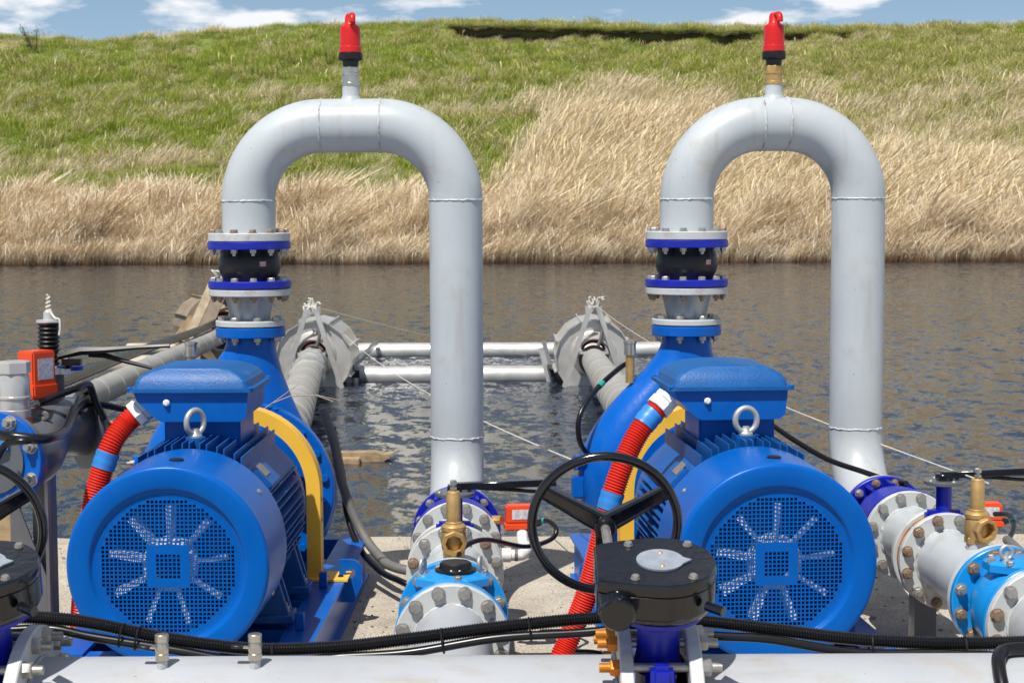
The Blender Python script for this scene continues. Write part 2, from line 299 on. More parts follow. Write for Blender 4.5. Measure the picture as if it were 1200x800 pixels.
def bolt_mesh(kind, m, s=1.0):
    k = (kind, m, s)
    if k not in BOLT:
        b = MB()
        if kind == 'hex': b.cyl((0, 0, -0.002), (0, 0, 0.003*s), 0.020*s, n=14); b.lathe((0, 0, 0.003*s), (0, 0, 1), [(0.0175*s, 0), (0.0175*s, 0.011*s), (0.0155*s, 0.0135*s)], 6)
        elif kind == 'nut': b.cyl((0, 0, -0.002), (0, 0, 0.003*s), 0.020*s, n=14); b.lathe((0, 0, 0.003*s), (0, 0, 1), [(0.0175*s, 0), (0.0175*s, 0.014*s), (0.0155*s, 0.016*s)], 6); b.cyl((0, 0, 0.018*s), (0, 0, 0.032*s), 0.0098*s, 0.0088*s, n=10)
        elif kind == 'screw': b.lathe((0, 0, -0.002), (0, 0, 1), [(0.010*s, 0), (0.010*s, 0.004*s), (0.006*s, 0.008*s)], 10)
        elif kind == 'longnut': b.lathe((0, 0, 0), (0, 0, 1), [(0.024*s, 0), (0.024*s, 0.022*s), (0.021*s, 0.026*s)], 6); b.cyl((0, 0, 0.026*s), (0, 0, 0.055*s), 0.0135*s, n=12)
        BOLT[k] = b.mesh('bolt', M[m])
    return BOLT[k]
def bolt(parent, p, ax, kind='hex', m='zinc', s=1.0, name='bolt', spin=None):
    o = bpy.data.objects.new(name, bolt_mesh(kind, m, s)); col.objects.link(o); o.parent = parent
    x, y, z = frame(ax); a = random.uniform(0, 1) if spin is None else spin
    x2 = x*math.cos(a) + y*math.sin(a); y2 = z.cross(x2)
    o.matrix_basis = Matrix.Translation(Vector(p) - OFF[parent.name]) @ Matrix((x2, y2, z)).transposed().to_4x4()
    return o
def bolts(parent, c, ax, r, n, kind='hex', m='zinc', s=1.0, phase=0.5, keep=None):
    x, y, z = frame(ax)
    for i in range(n):
        a = 2*math.pi*(i+phase)/n; d = x*math.cos(a) + y*math.sin(a)
        if keep and not keep(d): continue
        mm = m if not isinstance(m, tuple) else random.choice(m)
        bolt(parent, Vector(c) + d*r, ax, kind, mm, s)
def flange(c, ax, r, t, ch=0.003, n=48): 
    ax = Vector(ax).normalized(); return MB().cyl(Vector(c), Vector(c)+ax*t, r, n=n, ch=ch)
def smoothpath(pts, seg=12):
    P = [Vector(p) for p in pts]; P = [P[0]*2-P[1]] + P + [P[-1]*2-P[-2]]; out = []
    for i in range(1, len(P)-2):
        a, b, c, d = P[i-1:i+3]
        for k in range(seg):
            t = k/seg; out.append(0.5*((2*b) + (c-a)*t + (2*a-5*b+4*c-d)*t*t + (3*b-a-3*c+d)*t**3))
    return out + [P[-2]]
def resample(P, step):
    out = [P[0]]; acc = 0
    for a, b in zip(P, P[1:]):
        l = (b-a).length; s = step - acc
        while s <= l: out.append(a.lerp(b, s/l)); s += step
        acc = (acc + l) % step if l else acc
    return out
def corrugated(pts, r, pitch, depth, n=14, sub=4):
    P = resample(smoothpath(pts, 30), pitch/sub); 
    return MB().tube(P, [r - depth*(0.5+0.5*math.cos(2*math.pi*i/sub)) for i in range(len(P))], n)
def weld(c, ax, r, amp=0.0035, n=72, seed=0):
    x, y, z = frame(ax); rnd = random.Random(seed); P = []; rad = []
    for i in range(n):
        a = 2*math.pi*i/n; P.append(Vector(c) + (x*math.cos(a)+y*math.sin(a))*(r-0.0012) + z*rnd.uniform(-1, 1)*amp*0.5); rad.append(0.0036+rnd.uniform(0, amp*0.7))
    return MB().tube(P, rad, 6, loop=True)
def rr(cx, cy, z, w, d, r, n=5):
    out = []
    for k, (sx, sy) in enumerate(((1, 1), (-1, 1), (-1, -1), (1, -1))):
        for i in range(n):
            a = math.pi/2*(k + i/(n-1)); out.append(Vector((cx + sx*(w/2-r) + r*math.cos(a), cy + sy*(d/2-r) + r*math.sin(a), z)))
    return out
def eyebolt(c, r, t, rz):
    b = MB(); c = Vector(c); d = Vector((math.cos(rz), math.sin(rz), 0)); zc = c + Vector((0, 0, r+0.012))
    b.tube([zc + d*math.cos(a)*r + Vector((0, 0, 1))*math.sin(a)*r*1.08 for a in [2*math.pi*i/28 for i in range(28)]], t, 10, loop=True)
    b.lathe(c, (0, 0, 1), [(t*2.3, 0), (t*2.3, 0.006), (t*1.3, 0.016), (t*1.1, 0.03)], 20)
    return b

# ------------------------------------------------------------------ setting: deck, water, hill
deck = MB(); back = []
for i in range(361):
    x = 12 - 24*i/360; back.append((x, 8.64 + 0.05*noise.noise(Vector((x*0.8, 1, 1))) + 0.022*noise.noise(Vector((x*4.5, 2, 1)))))
out_ = [(-12, -2.0), (12, -2.0)] + back
deck.rings([[Vector((p[0], p[1], -1.4)) for p in out_], [Vector((p[0], p[1], -0.02)) for p in out_], [Vector((p[0], p[1]-(0.02+0.012*noise.noise(Vector((p[0]*9, 3, 1))) if p[1] > 0 else 0), 0.0)) for p in out_]])
struct('concrete_deck', deck, 'concrete')
gr_ = MB(); rg_ = random.Random(3)
for i in range(900):
    c = Vector((rg_.uniform(-2.4, 2.4), rg_.uniform(5.4, 8.58), 0.0)); r = rg_.uniform(0.002, 0.007)*(1 if rg_.random() < 0.9 else 2)
    a = rg_.uniform(0, 6.28); gr_.rings([[c + Vector((math.cos(a+k*1.2566)*r*rg_.uniform(.7, 1.2), math.sin(a+k*1.2566)*r*rg_.uniform(.7, 1.2), h)) for k in range(5)] for h in (0.0005, r*0.8)])
M['grit'] = mat('grit', (0.26, 0.22, 0.17), 0.9, var=0.5, vscale=20)
struct('grit', gr_, 'grit', kind='stuff', label='loose grit and chips scattered over the concrete', smooth=0)
wm = MB(); wm.add([(-120, 8, -0.55), (120, 8, -0.55), (120, 160, -0.55), (-120, 160, -0.55)], [(0, 1, 2, 3)]); struct('river_water', wm, 'water')
def sstep(a, b, x): t = max(0, min(1, (x-a)/(b-a))); return t*t*(3-2*t)
def lerp_tab(T, x):
    if x <= T[0][0]: return T[0][1]
    for (a, p), (b, q) in zip(T, T[1:]):
        if x <= b: t = (x-a)/(b-a); t = t*t*(3-2*t); return p + (q-p)*t
    return T[-1][1]
YB, YC = 66.0, 91.0
def crest_v(u): return lerp_tab([(-400, 60), (-150, 40), (0, 43), (60, 47), (110, 51), (200, 44), (300, 34), (400, 30), (540, 27), (700, 30), (900, 35), (1050, 34), (1200, 31), (1500, 26)], u)
def Yb(x): return YB + 0.7*noise.noise(Vector((x*0.12, 3.3, 0))) + 0.6*noise.noise(Vector((x*0.6, 1.3, 0)))
LEDGE = (-3.4, 18.0)
def ledge(x): return max(0, sstep(LEDGE[0], LEDGE[0]+0.8, x)*(1-sstep(8, LEDGE[1], x)*0.75)*(0.72+0.6*noise.noise(Vector((x*0.5, 7, 1)))+0.45*noise.noise(Vector((x*1.7, 4, 1)))))
SL = 24.2
def height(x, Y):
    s = Y - Yb(x); u = 600 + x/YC*FPX; Hc = at(u, crest_v(u), YC).z
    if s < 0: return -0.55 + s*0.6
    t = s/(YC-YB)
    if t <= 1:
        z = -0.55 + 0.35*sstep(0, 0.7, s) + (Hc+0.2)*(0.92*t + 0.16*t*t - 0.08*t**3)
    else: z = Hc + (s-25)*0.004
    z += 0.28*noise.noise(Vector((x*0.16, Y*0.16, 0)))*sstep(1, 6, s)*(1-sstep(18, 23, s)) + 0.10*noise.noise(Vector((x*0.7, Y*0.7, 4)))*sstep(1, 4, s)
    z += 0.16*noise.noise(Vector((x*0.8, 3, 77)))*sstep(18, 23, s)
    z -= 0.55*ledge(x)*sstep(16, 23, s)*(1 if s < SL else 0)
    return z
def dryness(x, s):
    n = 2.2*noise.noise(Vector((x*0.22, s*0.3, 2))) + 1.2*noise.noise(Vector((x*0.8, s*0.9, 5)))
    lim = lerp_tab([(-60, 2.6), (-0.6, 2.9), (1.6, 14), (3, 17.5), (8, 16), (11, 10), (16, 7.5), (30, 6.0)], x - 0.10*(s-6) + 0.5*n)
    d = sstep(-4.0, 3.0, lim + 1.5*n - s)
    d *= 1 - 0.45*sstep(5, 16, s + 2*n)
    up = 0.30*sstep(6, 14, x)*(1-sstep(17, 24, s))
    strk = 0.55*sstep(0.15, 0.5, noise.noise(Vector((x*0.09+3, s*0.55, 9))))
    return max(d, up, strk*(1 if x < 2 else 0.6))
xs = [-48 + 0.4*i for i in range(241)]
ss = [-4, -2, -1, -0.3, 0, 0.3, 0.6, 1.0] + [1.4+0.42*i for i in range(53)] + [24.0, SL-0.01, SL+0.01, 24.6, 25.2, 26, 28, 32, 40, 60, 90]
hv = []; hc = []
for s in ss:
    for x in xs:
        Y = Yb(x) + s; hv.append((x, Y, height(x, Y)))
        soil = 1.0 if (s > SL-0.5 and s < SL+0.005 and ledge(x) > 0.15) or s < 1.2 else 0.0
        hc.append((dryness(x, s), soil, 0, 1))
nx = len(xs)
hm = MB(); hm.add(hv, [(i*nx+j, i*nx+j+1, (i+1)*nx+j+1, (i+1)*nx+j) for i in range(len(ss)-1) for j in range(nx-1)])
hill = struct('hill', hm, 'hill', smooth=60)
ca = hill.data.color_attributes.new('cover', 'FLOAT_COLOR', 'POINT'); ca.data.foreach_set('color', [c for q in hc for c in q])
# overhanging turf lip along the eroded crest
lip = MB(); rows = []
for i in range(330):
    x = LEDGE[0] + 0.2 + (LEDGE[1]-LEDGE[0]-0.4)*i/329; k = max(0.02, ledge(x))
    Y = Yb(x) + SL; zt = height(x, Y+0.02) + 0.05 + 0.10*noise.noise(Vector((x*0.9, 6, 6))) + 0.06*noise.noise(Vector((x*3.1, 6, 9)))
    out = (0.28 + 0.30*abs(noise.noise(Vector((x*1.1, 2, 2)))) + 0.12*noise.noise(Vector((x*5, 2, 2))))*min(1, k*1.6); th = (0.07 + 0.07*noise.noise(Vector((x*3.3, 5, 5))))*min(1, k*2)
    rows.append([Vector((x, Y+0.5, zt+0.02)), Vector((x, Y-out*0.5, zt)), Vector((x, Y-out, zt-0.08*k)), Vector((x, Y-out*0.95, zt-0.08-th)), Vector((x, Y-out*0.4, zt-0.05-th*1.1)), Vector((x, Y+0.5, zt-0.2-th))])
lip.rings(rows)
lo = struct('turf_overhang', lip, 'hill', smooth=60)
ca = lo.data.color_attributes.new('cover', 'FLOAT_COLOR', 'POINT')
ca.data.foreach_set('color', [c for i in range(len(lo.data.vertices)) for c in ((0.3, 0, 0, 1) if i % 6 < 2 else (0.4, 0.95, 0, 1))])

def clump(name, m, nb, h0, h1, wd, spread, lean, seed, plume=0.0):
    rnd = random.Random(seed); vs = []; fs = []; tone = []
    for b in range(nb):
        x, y = rnd.gauss(0, spread), rnd.gauss(0, spread); h = rnd.uniform(h0, h1)
        a = rnd.uniform(-0.9, 0.9)+rnd.choice((0, math.pi)); lx = lean*h*rnd.uniform(0.3, 1.5) + rnd.gauss(0, 0.2)*h; ly = rnd.gauss(0, 0.2)*h
        w0 = wd*(rnd.uniform(0.5, 1.1) if rnd.random() < 0.75 else rnd.uniform(1.6, 2.8)); t0 = rnd.random(); dx, dy = math.cos(a), math.sin(a)
        seg = 4; k = len(vs)
        for i in range(seg+1):
            t = i/seg; ww = w0*(1-t**1.6*0.85)
            if plume and t > 0.6: ww = w0*(1.0+plume*math.sin(math.pi*min(1, (t-0.6)/0.42)))
            p = Vector((x + lx*t*t, y + ly*t*t, h*t*(1-0.25*abs(lean)*t)))
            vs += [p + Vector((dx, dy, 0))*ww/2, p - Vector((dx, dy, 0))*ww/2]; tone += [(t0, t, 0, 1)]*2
        for i in range(seg): fs.append((k+2*i, k+2*i+1, k+2*i+3, k+2*i+2))
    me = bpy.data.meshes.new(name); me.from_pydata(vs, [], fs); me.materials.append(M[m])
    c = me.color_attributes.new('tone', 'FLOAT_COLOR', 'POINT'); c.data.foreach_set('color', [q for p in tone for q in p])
    return bpy.data.objects.new(name, me)
def scatter(name, label, protos, pts, smin, smax, rot):
    pc = bpy.data.collections.new(name + '_source')
    for p in protos: pc.objects.link(p)
    me = bpy.data.meshes.new(name); me.from_pydata([p[:3] for p in pts], [], [])
    a = me.attributes.new('scl', 'FLOAT', 'POINT'); a.data.foreach_set('value', [p[3] for p in pts])
    ob = bpy.data.objects.new(name, me); col.objects.link(ob); ob['kind'] = 'stuff'; ob['label'] = label
    g = bpy.data.node_groups.new(name, 'GeometryNodeTree'); g.interface.new_socket('Geometry', in_out='INPUT', socket_type='NodeSocketGeometry'); g.interface.new_socket('Geometry', in_out='OUTPUT', socket_type='NodeSocketGeometry')
    n = g.nodes; gi = n.new('NodeGroupInput'); go = n.new('NodeGroupOutput'); ip = n.new('GeometryNodeInstanceOnPoints'); ci = n.new('GeometryNodeCollectionInfo')
    ci.inputs['Collection'].default_value = pc; ci.inputs['Separate Children'].default_value = True; ci.inputs['Reset Children'].default_value = True
    rv = n.new('FunctionNodeRandomValue'); rv.data_type = 'FLOAT_VECTOR'; rv.inputs[0].default_value = (-0.08, -0.08, -rot); rv.inputs[1].default_value = (0.08, 0.08, rot)
    er = n.new('FunctionNodeEulerToRotation'); g.links.new(rv.outputs[0], er.inputs[0])
    rs = n.new('FunctionNodeRandomValue'); rs.data_type = 'FLOAT'; rs.inputs[2].default_value = smin; rs.inputs[3].default_value = smax; rs.inputs['Seed'].default_value = 3
    na = n.new('GeometryNodeInputNamedAttribute'); na.data_type = 'FLOAT'; na.inputs['Name'].default_value = 'scl'
    mu = n.new('ShaderNodeMath'); mu.operation = 'MULTIPLY'; g.links.new(rs.outputs[1], mu.inputs[0]); g.links.new(na.outputs[0], mu.inputs[1])
    ip.inputs['Pick Instance'].default_value = True
    g.links.new(gi.outputs[0], ip.inputs['Points']); g.links.new(ci.outputs[0], ip.inputs['Instance']); g.links.new(er.outputs[0], ip.inputs['Rotation']); g.links.new(mu.outputs[0], ip.inputs['Scale']); g.links.new(ip.outputs[0], go.inputs[0])
    md = ob.modifiers.new('scatter', 'NODES'); md.node_group = g
    return ob
rnd = random.Random(11)
reedP, dryP, greenP, oliveP = [], [], [], []
def hw(Y): return Y*0.32 + 2
for i in range(6400):
    s = rnd.uniform(-0.25, 3.9); x = rnd.uniform(-26, 26); Y = Yb(x)+s
    if rnd.random() < 1-sstep(2.2, 3.9, s + 1.3*noise.noise(Vector((x*0.35, 2, 8)))): reedP.append((x, Y, max(-0.6, height(x, Y)-0.05), (0.70+0.55*noise.noise(Vector((x*0.45, s*0.6, 3)))+0.25*noise.noise(Vector((x*1.6, s*1.2, 6))))*(0.75+0.25*sstep(0, 1.2, s))))
for i in range(42000):
    s = rnd.uniform(1.5, 26.5); x = rnd.uniform(-33, 33); Y = Yb(x)+s
    if abs(x) > hw(Y): continue
    if SL-0.75 < s < SL and ledge(x) > 0.25: continue
    d = dryness(x, s); z = height(x, Y)-0.03; q = rnd.random()
    if s > 3.5 and rnd.random() > 0.70 + 0.55*noise.noise(Vector((x*0.5, s*0.6, 41))): continue
    if q < max(d*0.90, 0.10): dryP.append((x, Y, z, (0.75 + 0.5*sstep(0.3, 1, d) + 0.45*noise.noise(Vector((x*0.7, s*0.8, 31))))*(1.15 if x > 0.5 and s < 16 else 0.8)*(1-0.35*sstep(14, 20, s))))
    else:
        sc = 0.85 + 0.45*noise.noise(Vector((x*0.6, s*0.6, 13))); sc *= 1-0.3*sstep(20, 25, s)
        (oliveP if (rnd.random() < 0.16 + 0.14*sstep(-1, 2, x) + 0.35*sstep(8, 16, x) + 0.35*noise.noise(Vector((x*0.25, s*0.5, 21)))) else greenP).append((x, Y, z, sc))
for i in range(700):
    x = rnd.uniform(LEDGE[0], LEDGE[1]); k = ledge(x)
    if k < 0.1: continue
    Y = Yb(x)+SL-rnd.uniform(-0.4, 0.45)*min(1, k*1.4); (oliveP if rnd.random() < 0.5 else greenP).append((x, Y, height(x, Yb(x)+SL+0.05)+0.03, 0.6))
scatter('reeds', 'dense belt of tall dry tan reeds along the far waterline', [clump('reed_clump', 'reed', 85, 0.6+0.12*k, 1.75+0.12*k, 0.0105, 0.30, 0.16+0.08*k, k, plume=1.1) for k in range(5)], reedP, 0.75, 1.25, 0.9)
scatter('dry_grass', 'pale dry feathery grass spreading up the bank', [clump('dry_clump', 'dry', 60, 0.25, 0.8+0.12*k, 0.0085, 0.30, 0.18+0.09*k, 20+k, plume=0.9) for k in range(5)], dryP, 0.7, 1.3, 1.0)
scatter('green_grass', 'fresh green grass covering the hillside', [clump('green_clump', 'green', 64, 0.15, 0.46, 0.016, 0.28, 0.25, 40+k) for k in range(4)], greenP, 0.75, 1.3, 3.1)
scatter('olive_grass', 'yellowish olive grass mixed into the hillside turf', [clump('olive_clump', 'olive', 56, 0.2, 0.62, 0.012, 0.27, 0.3, 60+k, plume=0.5) for k in range(4)], oliveP, 0.75, 1.3, 3.1)
# small bare bush on the crest
bx = (48-600)/FPX*89; bz = height(bx, 89)
bush = thing('bush', 'small sparse bush alone on the green hill crest', 'bush', (bx, 89, bz-0.1))
st = MB(); lf = MB(); rb = random.Random(5)
for k in range(9):
    a = rb.uniform(0, 6.28); p = [Vector((bx, 89, bz-0.1))]; h = rb.uniform(0.8, 1.5)
    for i in range(1, 6): p.append(Vector((bx+math.cos(a)*0.11*i*h+rb.gauss(0, .03), 89+math.sin(a)*0.11*i*h, bz-0.1+h*i/5)))
    st.tube(p, [0.03*(1-i/7) for i in range(6)], 6)
    for q in range(70):
        c = p[rb.randint(1, 5)] + Vector((rb.gauss(0, .1), rb.gauss(0, .1), rb.gauss(0, .1))); e = Vector((rb.gauss(0, 1), rb.gauss(0, 1), rb.gauss(0, 1))).normalized()*0.035; f = e.orthogonal().normalized()*0.02
        lf.add([c-e, c+f, c+e, c-f], [(0, 1, 2, 3)])
part('branches', st, 'wood', bush); part('leaves', lf, mat('bush_leaf', (0.09, 0.13, 0.03), 0.6), bush, smooth=0)

# ------------------------------------------------------------------ pump units
AZ = 0.502
def build_unit(frm, span, runz, L, eye_rz, valve_metal):
    """frm: (origin, rz). local x right, y away from the viewer, motor fan face at y=0, pump outlet at (0,1.7)"""
    # base frame
    t = thing('base_frame', L['base'], 'base frame', (0, 0.9, 0), frm)
    for sx in (-1, 1):
        b = MB(); x = sx*0.37; b.box((x, 1.17, 0.006), (0.12, 2.1, 0.012)); b.box((x, 1.17, 0.183), (0.12, 2.1, 0.013)); b.box((x+sx*0.035, 1.17, 0.0945), (0.010, 2.1, 0.163))
        part('side_beam', b, 'pump', t)
    for y, d_ in ((0.15, 0.08), (0.52, 0.10), (0.98, 0.10), (1.29, 0.05), (1.62, 0.14), (2.16, 0.08)): part('cross_beam', MB().box((0, y, 0.095), (0.612, d_, 0.174), bev=0.003), 'pump', t)
    for y in (0.45, 1.12): part('adjusting_block', MB().box((0.36, y, 0.22), (0.03, 0.03, 0.06), bev=0.003), 'pump', t)
    for sx in (-1, 1):
        lug = MB(); pts = [(0, 0.12), (0, 0.29)] + [(0.045+0.045*math.sin(a), 0.245+0.045*math.cos(a)) for a in [i*math.pi/12 for i in range(7)]] + [(0.09, 0.19), (0.055, 0.12)]
        ring = [(0.045+0.02*math.cos(i*math.pi/7), 0.235+0.02*math.sin(i*math.pi/7)) for i in range(14)]
        bm = bmesh.new()
        def loop(P): vs = [bm.verts.new((sx*(0.4+p[0]), 1.30, p[1]-0.03)) for p in P]; return [bm.edges.new((vs[i], vs[(i+1) % len(vs)])) for i in range(len(vs))]
        ed = loop(pts) + loop(ring); bmesh.ops.triangle_fill(bm, use_beauty=True, edges=ed); 
        r_ = bmesh.ops.extrude_face_region(bm, geom=bm.faces[:]); bmesh.ops.translate(bm, verts=[v for v in r_['geom'] if isinstance(v, bmesh.types.BMVert)], vec=(0, 0.016, 0))
        bm.verts.index_update(); lug.add([v.co.copy() for v in bm.verts], [tuple(v.index for v in f.verts) for f in bm.faces]); bm.free()
        part('lifting_lug', lug, 'pump', t)
    # motor
    t = thing('electric_motor', L['motor'], 'motor', (0, 0.6, 0.2), frm)
    c = MB(); c.lathe((0, 0, AZ), (0, 1, 0), [(0.226, 0.015), (0.243, 0.015), (0.2475, 0.011), (0.251, 0.003), (0.258, 0.0), (0.310, 0.0), (0.318, 0.0015), (0.3235, 0.006), (0.3255, 0.012), (0.326, 0.02), (0.329, 0.36), (0.329, 0.375), (0.325, 0.375), (0.320, 0.05), (0.30, 0.02), (0.226, 0.018)], 96, loop=True)
    cover = part('fan_cover', c, 'motor', t, smooth=50)
    # perforated grille
    g = MB(); pitch = 0.01345; hole = 0.0093; n = 17; lines = []
    for i in range(-n, n): lines += [(i+0.5)*pitch - hole/2, (i+0.5)*pitch + hole/2]
    m = len(lines); idx = {}; vv = []; ff = []
    def gv(i, j):
        if (i, j) not in idx: idx[(i, j)] = len(vv); vv.append(Vector((lines[i], 0.0165, AZ+lines[j])))
        return idx[(i, j)]
    for i in range(m-1):
        for j in range(m-1):
            cx, cz = (lines[i]+lines[i+1])/2, (lines[j]+lines[j+1])/2
            if math.hypot(cx, cz) > 0.236: continue
            if i % 2 == 0 and j % 2 == 0 and math.hypot(cx, cz) < 0.2175 and not (max(abs(cx), abs(cz)) < 0.072 and not (max(abs(cx), abs(cz)) < 0.046 and abs(cx)+abs(cz) < 0.083) and abs(cx)+abs(cz) < 0.125): continue
            ff.append((gv(i, j), gv(i+1, j), gv(i+1, j+1), gv(i, j+1)))
    g.add(vv, ff); gr = part('grille', g, 'motor', t, smooth=0)
    sm = gr.modifiers.new('thickness', 'SOLIDIFY'); sm.thickness = 0.0016; sm.offset = 0
    fan = part('fan', MB().lathe((0, 0.03, AZ), (0, 1, 0), [(0.058, 0.03), (0.058, 0), (0.082, 0.004), (0.09, 0.015), (0.09, 0.05)], 32, cap0=False, cap1=False), 'fan', t)
    for k in range(9):
        a = 2*math.pi*(k+0.22)/9; d = Vector((math.cos(a), 0, math.sin(a))); q = Vector((0, 1, 0)).cross(d)
        b = MB(); o = Vector((0, 0.028, AZ)); sec = []
        for r_, w_, y_ in ((0.07, 0.013, 0.0), (0.13, 0.016, -0.004), (0.195, 0.020, -0.006)):
            p = o + d*r_ + Vector((0, y_, 0)); sec.append([p - q*w_*0.5, p + q*w_*0.5 + Vector((0, 0.004, 0)), p + q*w_*0.8 + Vector((0, 0.06, 0)), p + q*w_*0.2 + Vector((0, 0.06, 0))])
        part('fan_blade', b.rings(sec), 'fan', t)
    part('end_shield', MB().lathe((0, 0.12, AZ), (0, 1, 0), [(0.05, 0), (0.20, 0.03), (0.29, 0.04), (0.29, 0.30)], 48), 'fins', t)
    h = MB(); h.lathe((0, 0.34, AZ), (0, 1, 0), [(0.25, 0), (0.25, 0.80), (0.285, 0.81), (0.285, 0.86), (0.25, 0.89), (0.16, 0.90)], 64); part('stator_housing', h, 'fins', t)
    def fin(poly): part('fin', MB().prism(poly, 0.385, 1.13), 'fins', t, smooth=0)
    for i in range(-7, 8):
        x = i*0.0295 + (0.006 if i % 2 else 0); zi = math.sqrt(0.248**2-x*x) if abs(x) < 0.248 else 0
        zo = math.sqrt(0.346**2-x*x)
        if abs(i) <= 6: fin([(x-0.0035, AZ+zi-0.01), (x+0.0035, AZ+zi-0.01), (x+0.0022, AZ+zo), (x-0.0022, AZ+zo)])
        for sx in (-1, 1):
            if -6 <= i <= 5: z = AZ + x; fin([(sx*(zi-0.01), z-0.0035), (sx*(zi-0.01), z+0.0035), (sx*(zo-0.048), z+0.0022), (sx*(zo-0.048), z-0.0022)])
    for sx in (-1, 1):
        rot = Matrix.Rotation(sx*R(45), 3, 'Y'); p = Vector((sx*0.182, 0.76, AZ+0.182))
        part('corner_pad', MB().box(p, (0.135, 0.74, 0.085), rot, bev=0.008), 'fins', t)
        part('pad_rib', MB().box(p + rot @ Vector((sx*0.02, -0.16, 0.048)), (0.085, 0.20, 0.022), rot, bev=0.006), 'fins', t)
        part('nameplate', MB().box(p + rot @ Vector((-sx*0.005, -0.19, 0.061)), (0.05, 0.085, 0.003), rot), 'plate', t)
        for y in (0.52, 0.98):
            f = MB(); f.box((sx*0.262, y, 0.222), (0.14, 0.13, 0.03), bev=0.004); f.prism([(sx*0.20, 0.236), (sx*0.318, 0.236), (sx*0.27, 0.40), (sx*0.2, 0.42)], y-0.05, y-0.025); f.prism([(sx*0.20, 0.236), (sx*0.318, 0.236), (sx*0.27, 0.40), (sx*0.2, 0.42)], y+0.025, y+0.05)
            ft = part('foot', f, 'fins', t); bolt(ft, (sx*0.30, y, 0.237), (0, 0, 1), 'nut', 'zinc')
    part('rubber_plug', MB().lathe((0.012, 0.12, AZ+0.324), (0, 0.01, 1), [(0.024, 0), (0.024, 0.006), (0.02, 0.009)], 24), 'rubber', t)
    for a in (38, 142, 205, -25): bolt(t, (0.327*math.cos(R(a)), 0.25, AZ+0.327*math.sin(R(a))), (math.cos(R(a)), 0, math.sin(R(a))), 'screw', 'zinc', 1.1, 'screw')
    part('lifting_boss', MB().cyl((-0.0, 0.50, AZ+0.24), (0, 0.50, AZ+0.352), 0.038, 0.034, n=24), 'fins', t)
    part('eyebolt', eyebolt((0, 0.50, AZ+0.352), 0.039, 0.0105, eye_rz), 'galv', t)
    bx0 = -0.033; yc = 0.79
    part('terminal_box_neck', MB().box((bx0+0.03, yc, 0.83), (0.27, 0.30, 0.15), bev=0.008), 'motor', t)
    body = MB().prism([(bx0-0.202, 1.0), (bx0-0.19, 0.968), (bx0-0.125, 0.905), (bx0-0.105, 0.895), (bx0+0.17, 0.895), (bx0+0.193, 0.912), (bx0+0.202, 1.0)], yc-0.195, yc+0.195)
    tb = part('terminal_box', body, 'motor', t)
    lid = MB().rings([rr(bx0, yc, 0.9995, 0.444, 0.43, 0.016), rr(bx0, yc, 1.0125, 0.444, 0.43, 0.016), rr(bx0, yc, 1.0127, 0.410, 0.396, 0.024), rr(bx0, yc, 1.036, 0.398, 0.384, 0.026), rr(bx0, yc, 1.052, 0.374, 0.366, 0.03), rr(bx0, yc, 1.070, 0.315, 0.342, 0.03), rr(bx0, yc, 1.080, 0.245, 0.325, 0.03), rr(bx0, yc+0.005, 1.085, 0.12, 0.305, 0.03)])
    ld = part('terminal_box_lid', lid, 'boxblue', t, smooth=16)
    for sx in (-1, 1):
        for sy in (-1, 1): bolt(ld, (bx0+sx*0.212, yc+sy*0.205, 1.0125), (0, 0, 1), 'screw', 'motor', 1.1, 'screw')
    part('plug', MB().lathe((bx0-0.085, yc-0.195, 0.963), (0, -1, 0), [(0.012, 0), (0.012, 0.008), (0.007, 0.012), (0.007, 0.016)], 14), 'white', t)
    # coupling guard
    t = thing('coupling_guard', L['guard'], 'guard', (0, 1.30, 0.19), frm)
    ro, ri = 0.334, 0.280; zc_ = AZ+0.035; arc = [R(a) for a in range(0, 181, 6)]
    prof_o = [(ro, 0.198)] + [(ro*math.cos(a), zc_+ro*math.sin(a)) for a in arc] + [(-ro, 0.198)]
    prof_i = [(ri, 0.198)] + [(ri*math.cos(a), zc_+ri*math.sin(a)) for a in arc] + [(-ri, 0.198)]
    y0, y1 = 1.26, 1.35; rs = []
    for (xo, zo), (xi, zi) in zip(prof_o, prof_i):
        rs.append([Vector((xi, y0, zi)), Vector((xo, y0, zo)), Vector((xo, y1, zo)), Vector((xi, y1, zi))])
    part('arch', MB().rings(rs), 'yellow', t, smooth=30)
    for sx in (-1, 1):
        ft = part('foot_plate', MB().box((sx*0.36, 1.29, 0.195), (0.165, 0.16, 0.008)), 'yellow', t)
        for dx in (-0.02, 0.04): bolt(ft, (sx*0.37+dx, 1.27, 0.199), (0, 0, 1), 'screw', 'black', 1.2)
        for z in (0.42, 0.50): bolt(t, (sx*0.334, 1.30, z), (sx, 0, 0), 'screw', 'zinc', 0.9)
    # pump
    t = thing('centrifugal_pump', L['pump'], 'pump', (0, 1.65, 0.2), frm)
    part('bearing_housing', MB().lathe((0, 1.20, AZ), (0, 1, 0), [(0.05, 0), (0.05, 0.08), (0.13, 0.09), (0.15, 0.2), (0.22, 0.26), (0.24, 0.36)], 40), 'pump', t)
    cv = part('casing_cover', MB().lathe((0, 1.50, AZ), (0, 1, 0), [(0.26, -0.012), (0.262, 0), (0.355, 0.0), (0.36, 0.005), (0.36, 0.05), (0.34, 0.055)], 72), 'pump', t)
    bolts(cv, (0, 1.50, AZ), (0, -1, 0), 0.328, 20, 'hex', 'pump', 0.95)
    v = MB(); rs = []; K = 46
